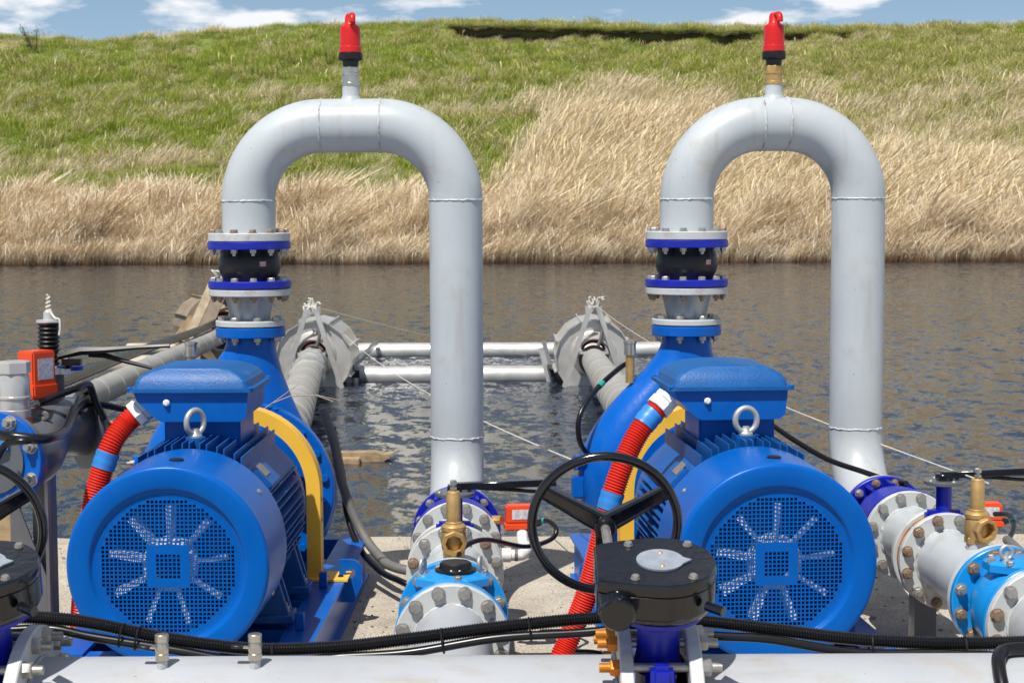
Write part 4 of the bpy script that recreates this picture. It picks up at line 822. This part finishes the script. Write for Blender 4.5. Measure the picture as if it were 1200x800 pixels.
# bottom right hose loop on the manifold
def msurf(x, dy): return Vector((x, MY-dy, MZ + math.sqrt(max(0, MR**2-dy*dy)) + 0.017))
xh = at(1195, 780, 4.05).x
solo('black_hose', MB().tube(smoothpath([msurf(xh+0.25, 0.0), msurf(xh+0.10, 0.005), msurf(xh+0.0, 0.012), msurf(xh-0.035, 0.05), msurf(xh-0.048, 0.10), msurf(xh-0.05, 0.15), msurf(xh-0.05, 0.18)], 10), 0.0165, 14), 'cable', 'black hose looping over the pale grey manifold', 'hose', msurf(xh, 0.012))
def conduit(pts, label, tapes, gland):
    t = thing('red_conduit', label, 'conduit', pts[-1]); OFF[t.name] = Vector(pts[-1])
    part('corrugated_tube', corrugated(pts, 0.0408, 0.0098, 0.0058, 20, 4), 'redhose', t)
    S = resample(smoothpath(pts, 30), 0.01)
    for f in tapes:
        i = int(f*len(S)); seg = S[i:i+7]; part('tape_wrap', MB().tube(seg, [0.0418+0.0012*math.sin(k*2.1) for k in range(len(seg))], 20), 'tape', t)
    d = (S[0]-S[4]).normalized(); part('gland', MB().lathe(S[0]-d*0.012, d, [(0.047, 0), (0.049, 0.003), (0.049, 0.03), (0.043, 0.032), (0.043, 0.038), (0.047, 0.039), (0.047, 0.056)], 8), 'white', t, smooth=20)
gx = lambda frm, p: frm[0] + Matrix.Rotation(frm[1], 3, 'Z') @ Vector(p)
g0 = gx(UL, (-0.033-0.205, 0.66, 0.915))
conduit([g0, g0+Vector((-0.035, -0.01, -0.03)), at(131, 520, 6.12), at(113, 575, 6.1), at(104, 630, 6.1), at(98, 690, 6.12), at(95, 742, 6.15)], 'red corrugated conduit disappearing behind the motor with the edge-on eye', (0.20,), 0)
g0 = at(773, 476, 6.12)
conduit([g0, at(756, 495, 6.10), at(741, 519, 6.08), at(728, 549, 6.06), at(716, 585, 6.05), at(706, 625, 6.05), at(690, 688, 6.05), at(668, 745, 6.05), at(655, 774, 6.03)], 'red corrugated conduit running down past the black handwheel', (0.04, 0.36), 0)
def cable(pts, r, label, m='cable', name='black_cable', cat='cable', tape=None):
    P = smoothpath(pts, 12); t = solo(name, MB().tube(P, r, 12), m, label, cat, pts[-1])
    if tape is not None:
        i = int(tape*len(P)); part('tape_mark', MB().tube(P[i:i+3], r*1.18, 12), 'teal', t)
    return t
cable([at(905, 498, 6.75), at(930, 515, 6.8), at(970, 538, 6.85), at(1010, 552, 6.85), at(1040, 562, 6.83), at(1062, 566, 6.72)], 0.011, 'black cable sagging from the handwheel motor to the ultramarine valve')
cable([at(738, 424, 7.3), at(725, 432, 7.25), at(700, 455, 7.1), at(680, 485, 7.0), at(679, 515, 7.0), at(690, 532, 7.05), at(712, 542, 7.1)], 0.011, 'black cable curving around the swollen blue volute', tape=0.3)
cable([at(378, 478, 7.6), at(392, 520, 7.6), at(402, 570, 7.6), at(425, 625, 7.55), at(448, 655, 7.4), Vector(at(462, 664, 7.3)), Vector(at(488, 670, 7.25))], 0.021, 'thick dusty black hose dropping beside the pump to the deck', 'greyhose', 'rubber_hose', 'hose')
cable([at(390, 500, 7.75), at(402, 560, 7.7), at(406, 600, 7.65), at(420, 640, 7.5), at(445, 668, 7.3), at(468, 680, 7.1), at(490, 690, 7.05)], 0.014, 'thinner black cable beside the dusty hose on the deck')
cable([at(628, 611, 6.35), at(642, 610, 6.3), at(652, 620, 6.25), at(645, 632, 6.2), at(615, 640, 6.0), at(570, 632, 5.75), at(545, 640, 5.6), at(538, 656, 5.5), at(556, 670, 5.4), at(570, 692, 5.25), at(576, 722, 5.1), at(580, 738, 4.5)], 0.0085, 'black cable looping from the orange box over the capped blue valve', tape=0.06)
cable([at(1166, 602, 6.3), at(1182, 603, 6.2), at(1188, 615, 6.1), at(1184, 628, 6.0), at(1178, 633, 5.95)], 0.0095, 'short black cable loop by the turned brass relief valve', tape=0.4)
cable([at(1180, 632, 5.9), at(1198, 648, 5.7), at(1215, 665, 5.5)], 0.016, 'grey dusty hose behind the turned brass relief valve', 'greyhose', 'rubber_hose', 'hose')
# orange actuators
def actuator(c, rz, label, w=0.115, h=0.09, d=0.07, m='orange', tilt=0):
    t = thing('actuator_box', label, 'actuator', Vector(c)-Vector((0, 0, h/2))); OFF[t.name] = Vector(c)
    t.location = c; t.rotation_euler = (0, R(tilt), R(rz)); c = Vector(c)
    part('housing', MB().box(c+Vector((0, 0, 0.012)), (w*0.92, d, h*0.72), bev=0.006), m, t); part('base', MB().box(c+Vector((0, -0.002, -h*0.36)), (w, d*1.1, h*0.3), bev=0.006), m, t)
    part('sticker', MB().box(c+Vector((0.004, -d/2-0.0008, 0.014)), (w*0.62, 0.001, h*0.4)), 'label', t)
    part('cable_gland', MB().lathe(c+Vector((w/2, 0, -h*0.3)), (1, 0, 0), [(0.012, 0), (0.012, 0.012), (0.008, 0.024)], 12), 'rubber', t)
    return t
actuator(at(609, 605, 6.4), 6, 'orange actuator box with silver label above the white elbow')
actuator(at(1156, 602, 6.45), -4, 'orange actuator box half hidden behind the turned brass valve')
# brass nipple and white plastic fittings below the first actuator
t = thing('plastic_elbow', 'white plastic pipe elbow with brass nipple under the orange box', 'pipe fitting', at(605, 650, 6.3)); OFF[t.name] = at(605, 650, 6.3)
part('elbow', MB().tube(smoothpath([at(588, 650, 6.3), at(604, 650, 6.3), at(613, 649, 6.3), at(617, 643, 6.3), at(613, 636, 6.33), at(612, 625, 6.37)], 8), 0.021, 16), 'white', t)
part('collar', MB().cyl(at(588, 650, 6.3), at(599, 650, 6.3), 0.026, n=16), 'white', t); part('band', MB().cyl(at(603, 650, 6.3), at(607, 650, 6.3), 0.0225, n=16), 'greyhose', t)
part('brass_nipple', MB().cyl(at(577, 650, 6.32), at(589, 650, 6.3), 0.017, n=6), 'brass', t)
part('stem', MB().cyl(at(612, 627, 6.37), at(611, 617, 6.4), 0.012, n=12), 'rubber', t); part('upper_nipple', MB().cyl(at(577, 609, 6.42), at(588, 609, 6.4), 0.017, n=8), 'brass', t)

# ------------------------------------------------------------------ equipment of the next unit (left)
Yq = 6.3
t = thing('gusseted_post', 'grey steel post with triangular gusset beside the red conduit motor', 'post', (at(55, 700, Yq).x, Yq, 0)); OFF[t.name] = t.location.copy()
px = at(55, 700, Yq).x
part('post', MB().box((px, Yq, 0.34), (0.07, 0.07, 0.68)), 'darkgrey', t); part('flange_plate', MB().box((px+0.028, Yq-0.055, 0.34), (0.012, 0.05, 0.68)), 'steelgrey', t)
part('gusset', MB().add([(px-0.105, Yq-0.075, 0.0), (px+0.02, Yq-0.075, 0.0), (px+0.02, Yq-0.075, 0.32), (px-0.105, Yq-0.075, 0.66), (px-0.105, Yq-0.063, 0.0), (px+0.02, Yq-0.063, 0.0), (px+0.02, Yq-0.063, 0.32), (px-0.105, Yq-0.063, 0.66)], [(0, 1, 2, 3), (7, 6, 5, 4), (0, 4, 5, 1), (1, 5, 6, 2), (2, 6, 7, 3), (3, 7, 4, 0)]), 'steelgrey', t, smooth=0)
part('base_plate', MB().box((px-0.02, Yq, 0.006), (0.25, 0.22, 0.012)), 'darkgrey', t)
solo('wooden_prop', MB().box((at(12, 620, 6.6).x, 6.6, 0.30), (0.075, 0.06, 0.60), bev=0.004), 'wood', 'weathered wooden prop under the dark elbow', 'wooden prop', (at(12, 620, 6.6).x, 6.6, 0))
c0 = at(0, 540, 6.0); t = thing('dark_elbow_assembly', 'dark grey elbow with bolted blue flange and air vent, wrapped in cables', 'pipe', Vector((c0.x, 6.0, c0.z-0.2))); OFF[t.name] = t.location.copy()
DARK_ELBOW = t; ax = Vector((-0.25, -1, 0.05)).normalized()
fb = part('blue_flange', flange(c0, ax, 0.172, 0.028), 'pump', t); bolts(fb, c0+ax*0.028, ax, 0.1475, 8, 'nut', 'zinc', 1.25)
part('face', MB().lathe(c0+ax*0.026, ax, [(0.11, 0), (0.11, 0.012), (0.09, 0.014)], 40), 'darkgrey', t)
part('cyan_boss', MB().box(c0+ax*0.05+Vector((-0.0, 0, 0.055)), (0.12, 0.05, 0.035), bev=0.008), 'cyan', t)
part('back_flange', flange(c0-ax*0.028, ax, 0.17, 0.026), 'darkgrey', t)
e1 = at(78, 495, 6.62)
part('elbow', MB().tube(smoothpath([c0-ax*0.02, c0-ax*0.2, at(50, 508, 6.4), at(72, 500, 6.58), at(100, 500, 6.72)], 10), 0.112, 36), 'darkgrey', t, smooth=60)
ax2 = Vector((0.75, 0.55, 0)).normalized(); c2 = at(97, 503, 6.7)
part('end_flange', flange(c2, ax2, 0.155, 0.03), 'darkgrey', t); part('bushing', MB().cyl(c2+ax2*0.03, at(109, 498, 6.72), 0.032, n=20), 'rust', t)
part('coupling', MB().lathe(at(108, 498, 6.72), (1, 0.1, 0), [(0.022, 0), (0.022, 0.03), (0.018, 0.032), (0.018, 0.05)], 6), 'nickel', t); part('nipple', MB().cyl(at(122, 498, 6.73), at(137, 496, 6.73), 0.013, n=10), 'rust', t)
part('tap', MB().cyl(at(137, 496, 6.73), at(150, 494, 6.73), 0.022, n=8).cyl(at(144, 495, 6.73), at(146, 512, 6.72), 0.008, n=8), 'rubber', t)
va = at(18, 488, 6.2)
part('vent_pipe', MB().lathe(va, (0, 0, 1), [(0.056, 0), (0.056, 0.025), (0.054, 0.027), (0.054, 0.065), (0.0585, 0.067), (0.0585, 0.074), (0.054, 0.076), (0.054, 0.14), (0.046, 0.158)], 36), 'stainless', t); part('vent_hex_cap', MB().lathe(va+Vector((0, 0, 0.157)), (0, 0, 1), [(0.06, 0), (0.06, 0.038), (0.055, 0.042)], 6), 'stainless', t)
part('wire_coil', MB().tube([at(48+9*math.cos(k*0.35)*(1-k/190), 487+5*math.sin(k*0.35)*(1-k/200), 6.25) for k in range(90)], 0.006, 8), 'greyhose', t)
part('post_pipe', MB().cyl(at(66, 478, 6.6), at(64, 437, 6.6), 0.034, n=24), 'greyhose', t); part('stub_flange', MB().cyl(at(64, 437, 6.6), at(64, 431, 6.6), 0.062, n=28), 'stainless', t); part('blue_disc', MB().cyl(at(82, 433, 6.65), at(82, 428, 6.65), 0.05, n=24), 'navy', t)
actuator(at(43, 436, 6.4), 58, 'red upright actuator box beside the steel vent pipe', w=0.12, h=0.19, d=0.085, m='orange')
cb = at(57, 428, 6.55); tp = at(57, 378, 6.55)
t = thing('ribbed_post', 'black ribbed rubber post with white rope tied on top', 'post', cb); OFF[t.name] = Vector(cb)
part('ribbed_sleeve', corrugated([cb, cb.lerp(tp, 0.5), tp], 0.042, 0.0165, 0.008, 24, 6), 'rubber', t)
part('cap', MB().lathe(tp, (0, 0, 1), [(0.044, 0), (0.046, 0.004), (0.044, 0.011), (0.02, 0.014), (0.018, 0.04), (0.008, 0.05)], 24), 'stainless', t)
part('rope_knot', MB().tube([tp + Vector((0.012*math.cos(k*0.8)*(1-k/60), 0.012*math.sin(k*0.8)*(1-k/60), 0.02+0.0019*k)) for k in range(46)], 0.0045, 6).tube(smoothpath([tp+Vector((0.008, -0.01, 0.045)), tp+Vector((0.028, -0.02, 0.02)), tp+Vector((0.045, -0.02, 0.012)), tp+Vector((0.048, -0.02, -0.02)), tp+Vector((0.044, -0.02, -0.045))], 6), 0.0045, 6), 'rope', t)
t = DARK_ELBOW
part('lever_upper_bar', MB().tube([at(68, 418, 6.5), at(95, 411, 6.5), at(122, 410, 6.5), at(160, 407, 6.5), at(199, 405, 6.5)], [0.012, 0.018, 0.013, 0.009, 0.008], 6), 'rubber', t)
part('lever_lower_bar', MB().tube([at(104, 416, 6.52), at(122, 416, 6.52), at(150, 424, 6.52), at(178, 431, 6.52)], [0.008, 0.012, 0.009, 0.007], 6), 'rubber', t); part('lever_pivot', MB().cyl(at(80, 429, 6.6), at(76, 418, 6.55), 0.014, n=12), 'rubber', t); part('lever_bracket', MB().box(at(84, 424, 6.55), (0.07, 0.03, 0.025)), 'rubber', t)
cable([at(-5, 508, 5.85), at(20, 512, 5.8), at(55, 514, 5.85), at(76, 505, 6.1), at(88, 480, 6.4), at(105, 462, 6.6), at(98, 455, 6.55)], 0.018, 'thick black cable arching over the blue flange to the elbow')
cable([at(-5, 540, 5.8), at(8, 520, 5.8), at(35, 516, 5.8), at(70, 510, 6.0), at(85, 490, 6.3), at(92, 468, 6.5)], 0.012, 'thinner black cable beside the arching thick cable')
cable([at(92, 482, 6.5), at(100, 474, 6.55), at(115, 473, 6.6), at(138, 478, 6.65), at(160, 482, 6.7)], 0.013, 'black cable from the dark elbow toward the red conduit')
cable([at(45, 472, 6.3), at(70, 462, 6.35), at(90, 455, 6.4), at(104, 450, 6.5), at(112, 470, 6.55), at(122, 490, 6.6)], 0.013, 'black cable draped over the top of the dark elbow')

# ------------------------------------------------------------------ intakes in the river
WZ = -0.55
def intake(u, vw, sgn, labels, pump, metal, tarp=None, yaw=0, Y=21.5, lift=0.34, rpipe=0.145):
    c = at(u, vw, Y); c = Vector((c.x, Y, WZ+lift)); frm = (Vector((0, 0, 0)), 0)
    t = thing('intake_drum', labels[0], 'intake strainer', c); t.rotation_euler = (0, 0, yaw); OFF[t.name] = Vector((0, 0, 0))
    rd = 0.47 if metal == 'stainless' else 0.38
    def ring(y, r, a0=-25, a1=205, n=12): return [Vector((r*math.cos(R(a0+(a1-a0)*k/n)), y, r*math.sin(R(a0+(a1-a0)*k/n)))) for k in range(n+1)]
    for k in range(8):
        a0, a1 = 360/8*k - 70, 360/8*(k+1) - 70 - 1.2; sec = []
        for y, rr_ in ((-0.35, rd), (0.75, rd)):
            p = [Vector((rr_*math.cos(R(a)), y, rr_*math.sin(R(a)))) for a in (a0, (a0+a1)/2, a1)]; q = [Vector((v.x*0.97, y, v.z*0.97)) for v in reversed(p)]; sec.append(p+q)
        part('shell_plate', MB().rings(sec), metal, t, smooth=0)
        d = Vector((math.cos(R(a0)), 0, math.sin(R(a0)))); part('shell_rib', MB().box(d*(rd+0.012)+Vector((0, 0.2, 0)), (0.05, 1.1, 0.014), Matrix.Rotation(-R(a0), 3, 'Y')), metal, t)
    part('end_plate', MB().lathe((0, -0.31, 0), (0, 1, 0), [(0.20, 0), (0.455, 0), (0.455, 0.012), (0.20, 0.012)], 40, loop=True), metal, t)
    part('cowl', MB().lathe((0, -0.25, 0.05), (0, -1, 0), [(0.34, 0), (0.25, 0.10), (0.20, 0.20), (0.19, 0.20), (0.24, 0.1), (0.33, 0.01)], 32, loop=True), metal, t)
    for sx in (-1, 1):
        p0, p1 = Vector((sx*0.05, -0.50, 0.62)), Vector((sx*0.36, -0.52, -0.34)); d = p1-p0; part('frame_bar', MB().box((p0+p1)/2, (0.06, 0.03, d.length), Matrix.Rotation(math.atan2(-d.x, -d.z)+math.pi, 3, 'Y')), 'alu' if metal == 'stainless' else 'palewood', t)
    part('top_plate', MB().box((0, -0.36, 0.59), (0.20, 0.05, 0.09)), 'alu', t); part('cross_bar', MB().box((0, -0.53, 0.08), (0.34, 0.025, 0.035)).box((0, -0.53, -0.01), (0.035, 0.02, 0.16)), 'alu', t)
    part('red_clamp', MB().tube([Vector((0.15*math.cos(R(a)), -0.30, 0.05+0.15*math.sin(R(a)))) for a in range(20, 161, 10)], 0.018, 8), 'red', t)
    part('pump_bowl', MB().lathe((0, -0.05, -0.08), (0, -1, 0), [(0.19, 0), (0.20, 0.12), (0.19, 0.24), (0.15, 0.30)], 28), 'stainless', t)
    rk = MB(); rn = random.Random(u)
    for k in range(14):
        p = Vector((rn.uniform(-.07, .05), -0.47, 0.62)); q = p + Vector((rn.uniform(-.08, .10), rn.uniform(-.05, .05), rn.uniform(-.06, .13))); rk.tube(smoothpath([p, (p+q)/2+Vector((rn.gauss(0, .03), 0, 0.05)), q], 4), 0.012, 6)
    part('rope_knot', rk, 'rope', t)
    part('rope_tail', MB().tube(smoothpath([(0.05, -0.42, 0.60), (0.10, -0.46, 0.35), (0.03, -0.46, 0.1), (-0.07, -0.45, -0.12)], 8), 0.022, 8), 'greyhose', t)
    # suction pipe
    s0 = c + Matrix.Rotation(yaw, 3, 'Z') @ Vector((0, -0.42, -0.02)); e = Vector(pump); pp = smoothpath([s0, s0.lerp(e, 0.3)+Vector((0, 0, -0.02)), s0.lerp(e, 0.65)+Vector((0, 0, -0.02)), e], 14)
    ts = thing('suction_pipe', labels[1], 'suction pipe', s0); OFF[ts.name] = Vector(s0)
    part('pipe', MB().tube(pp, rpipe, 28), 'hosegrey', ts)
    for k in range(1, len(pp)-1, 2):
        d = (pp[k+1]-pp[k]).normalized(); part('joint_band', MB().cyl(pp[k]-d*0.015, pp[k]+d*0.015, rpipe+0.003, n=28), 'stainless', ts)
    part('collar', MB().cyl(s0, s0+(pp[1]-s0).normalized()*0.12, 0.185, n=28), 'rubber', ts)
    return c, pp
cL, pL = intake(371, 430, 1, ('steel intake drum with tied rope, pipe wrapped in grey tarpaulin', 'grey suction pipe partly wrapped in crumpled tarpaulin'), gx(UL, (0, 2.05, AZ)), 'stainless', Y=21.5)
cR, pR = intake(694, 428, 1, ('steel intake drum with bare grey pipe, next to the hinged float bracket', 'bare grey suction pipe leading to the exposed volute pump'), gx(UR, (0, 2.05, AZ)), 'stainless', Y=21.5)
cT, pT = intake(254, 412, 1, ('intake drum with pale wooden frame beside stubby beige floats', 'long grey suction pipe with a black hose lying on it'), (-2.75, 7.6, 0.45), 'browndrum', yaw=R(22), Y=21.0, lift=0.72, rpipe=0.10)
for (u0, v0, u1, v1, wd_, m_, lb) in ((221, 396, 250, 331, 0.10, 'palewood', 'slanted pale timber board leaning on the brown drum'), (203, 402, 226, 372, 0.09, 'wood', 'short weathered board sloping into the water by the brown drum'), (236, 392, 256, 345, 0.17, 'browndrum', 'broad brown sheet panel behind the slanted pale board')):
    a_, b_ = at(u0, v0, 19.9 if m_ != 'browndrum' else 20.2), at(u1, v1, 20.05 if m_ != 'browndrum' else 20.35); d_ = (b_-a_).normalized(); sd_ = d_.cross(Vector((0, 1, 0))).normalized()*wd_/2; th_ = Vector((0, 0.02, 0))
    solo('timber_board', MB().rings([[a_-sd_-th_, a_+sd_-th_, a_+sd_+th_, a_-sd_+th_], [b_-sd_-th_, b_+sd_-th_, b_+sd_+th_, b_-sd_+th_]]), m_, lb, 'board', a_, smooth=0)
# tarpaulin on the first pipe
tp_ = pL[1:14]; n_ = 40; rs = []
for i, p in enumerate(resample(tp_, 0.06)):
    rs.append([p + Vector((math.cos(2*math.pi*j/n_), 0, math.sin(2*math.pi*j/n_)))*(0.172 + 0.028*noise.noise(Vector((math.cos(2*math.pi*j/n_)*2.2, i*0.22, math.sin(2*math.pi*j/n_)*2.2))) + 0.014*noise.noise(Vector((j*0.8, i*0.5, 3)))) for j in range(n_)])
solo('tarpaulin_wrap', MB().rings(rs), 'tarp', 'crumpled grey tarpaulin wrapped round the suction pipe', 'tarpaulin', tp_[4], smooth=180)
cable([p + Vector((-0.06, 0, 0.15)) + Vector((0.03*math.sin(i*0.7), 0, 0)) for i, p in enumerate(pT[::3])], 0.04, 'black hose lying along the longest grey suction pipe', 'cable', 'rubber_hose', 'hose')
# float tubes
def float_tube(x0, x1, Y, r, m, label, zc=WZ+0.02):
    b = MB(); b.lathe((x0, Y, zc), (1, 0, 0), [(r*0.6, 0), (r*0.93, 0.02), (r, 0.06), (r, x1-x0-0.06), (r*0.93, x1-x0-0.02), (r*0.6, x1-x0)], 28); solo('float_tube', b, m, label, 'float', ((x0+x1)/2, Y, zc))
xa = lambda u, Y: at(u, 430, Y).x
float_tube(xa(376, 21.9), xa(668, 21.9), 21.9, 0.125, 'alu', 'long aluminium float tube on the pump side between two steel drums', WZ+0.06)
float_tube(xa(412, 25.6), xa(800, 25.6), 25.6, 0.125, 'alu', 'long aluminium float tube on the reed side of the steel drums', WZ+0.06)
float_tube(xa(128, 23.3), xa(200, 23.3), 23.3, 0.135, 'float', 'thicker stubby beige float beside the wooden-framed drum', WZ+0.08)
float_tube(xa(148, 26.2), xa(225, 26.2), 26.2, 0.09, 'float', 'thinner beige float nearer the reeds by the wooden-framed drum', WZ+0.06)
float_tube(xa(232, 21.0), xa(268, 21.0), 21.0, 0.12, 'float', 'short beige float behind the blue terminal box', WZ+0.06)
def bracket(u, label, lean):
    c = at(u, 430, 22.8); c = Vector((c.x, 22.8, WZ)); t = thing('float_bracket', label, 'bracket', c); OFF[t.name] = Vector((0, 0, 0))
    rot = Matrix.Rotation(R(lean), 3, 'Y'); part('arm', MB().box(Vector((0, -1.1, 0.17)), (0.07, 0.06, 0.52), rot), 'alu', t); part('rail', MB().box((0.04, 0.7, 0.20), (0.06, 3.9, 0.05)), 'darkgrey', t)
    part('block', MB().box((0.06, -1.08, 0.10), (0.12, 0.08, 0.10)), 'black', t); part('foot', MB().cyl((0.06, -1.1, -0.06), (0.06, -1.1, 0.06), 0.05, n=12), 'galv', t)
bracket(419, 'upright float bracket beside the drum with the tarpaulin pipe', 4); bracket(638, 'tilted float bracket beside the drum with the bare pipe', -14)
# mooring lines
def line(a, b, sag, r, label, mid=None):
    a, b = Vector(a), Vector(b); P = [a.lerp(b, i/30) + Vector((0, 0, -sag*4*(i/30)*(1-i/30))) for i in range(31)]; solo('mooring_line', MB().tube(P, r, 6), 'rope', label, 'rope', b)
line(cL+Vector((0.38, -0.35, 0.30)), gx(UR, (-0.46, 1.62, 0.60)), 0.10, 0.0035, 'thin pale line from the tarpaulin-side drum to the volute pump')
line(cR+Vector((0.03, -0.35, 0.64)), at(1158, 566, 5.75), 0.12, 0.003, 'thin pale line from the bare-pipe drum to the turned brass valve')
line(cL+Vector((0.03, -0.35, 0.64)), at(640, 420, 26), 0.05, 0.004, 'thin pale line strung between the two steel drums')
# planks floating behind the pump
t = thing('plank', 'broken pale wooden plank floating beside the pump', 'plank', at(420, 527, 15.0)); t.location.z = WZ+0.03; OFF[t.name] = t.location.copy(); b = t.location
part('board', MB().prism([(-0.5, -0.05), (-0.5, 0.04), (0.16, 0.05), (0.22, 0.03), (0.29, 0.035), (0.27, 0.0), (0.20, -0.04)], -0.08, 0.08), 'wood', t)
for ch in t.children: ch.location = b*1.0 - Vector((0, 0, 0)); OFF_ = 0
solo('plank', MB().box((b.x-0.25, b.y-0.15, WZ+0.01), (0.55, 0.12, 0.07), bev=0.006), 'wood', 'darker straight plank under the broken plank', 'plank', (b.x-0.25, b.y-0.15, WZ))
# dry twigs on the pump cover
solo('dry_twigs', MB().tube([at(302, 484, 6.98), at(325, 468, 7.0), at(350, 450, 7.05)], [0.0026, 0.002, 0.0014], 6).tube([at(320, 472, 6.98), at(340, 464, 7.0), at(372, 463, 7.0), at(399, 469, 7.0)], [0.0026, 0.0026, 0.002, 0.0014], 6).tube([at(370, 463, 7.0), at(390, 470, 7.0)], 0.002, 5), 'twig', 'dry pale twigs caught on the round blue pump cover', 'twigs', at(302, 484, 6.98))
zf = 0.008; A_ = at(700, 745, 6.2)
solo('cable_end', MB().tube(smoothpath([(A_.x-0.10, 6.35, zf), (A_.x, 6.33, zf), (A_.x+0.05, 6.25, zf), (A_.x+0.02, 6.17, zf), (A_.x-0.08, 6.15, zf)], 10), 0.006, 8), 'cable', 'thin black cable end curling on the concrete by the red conduit', 'cable', (A_.x, 6.33, zf))
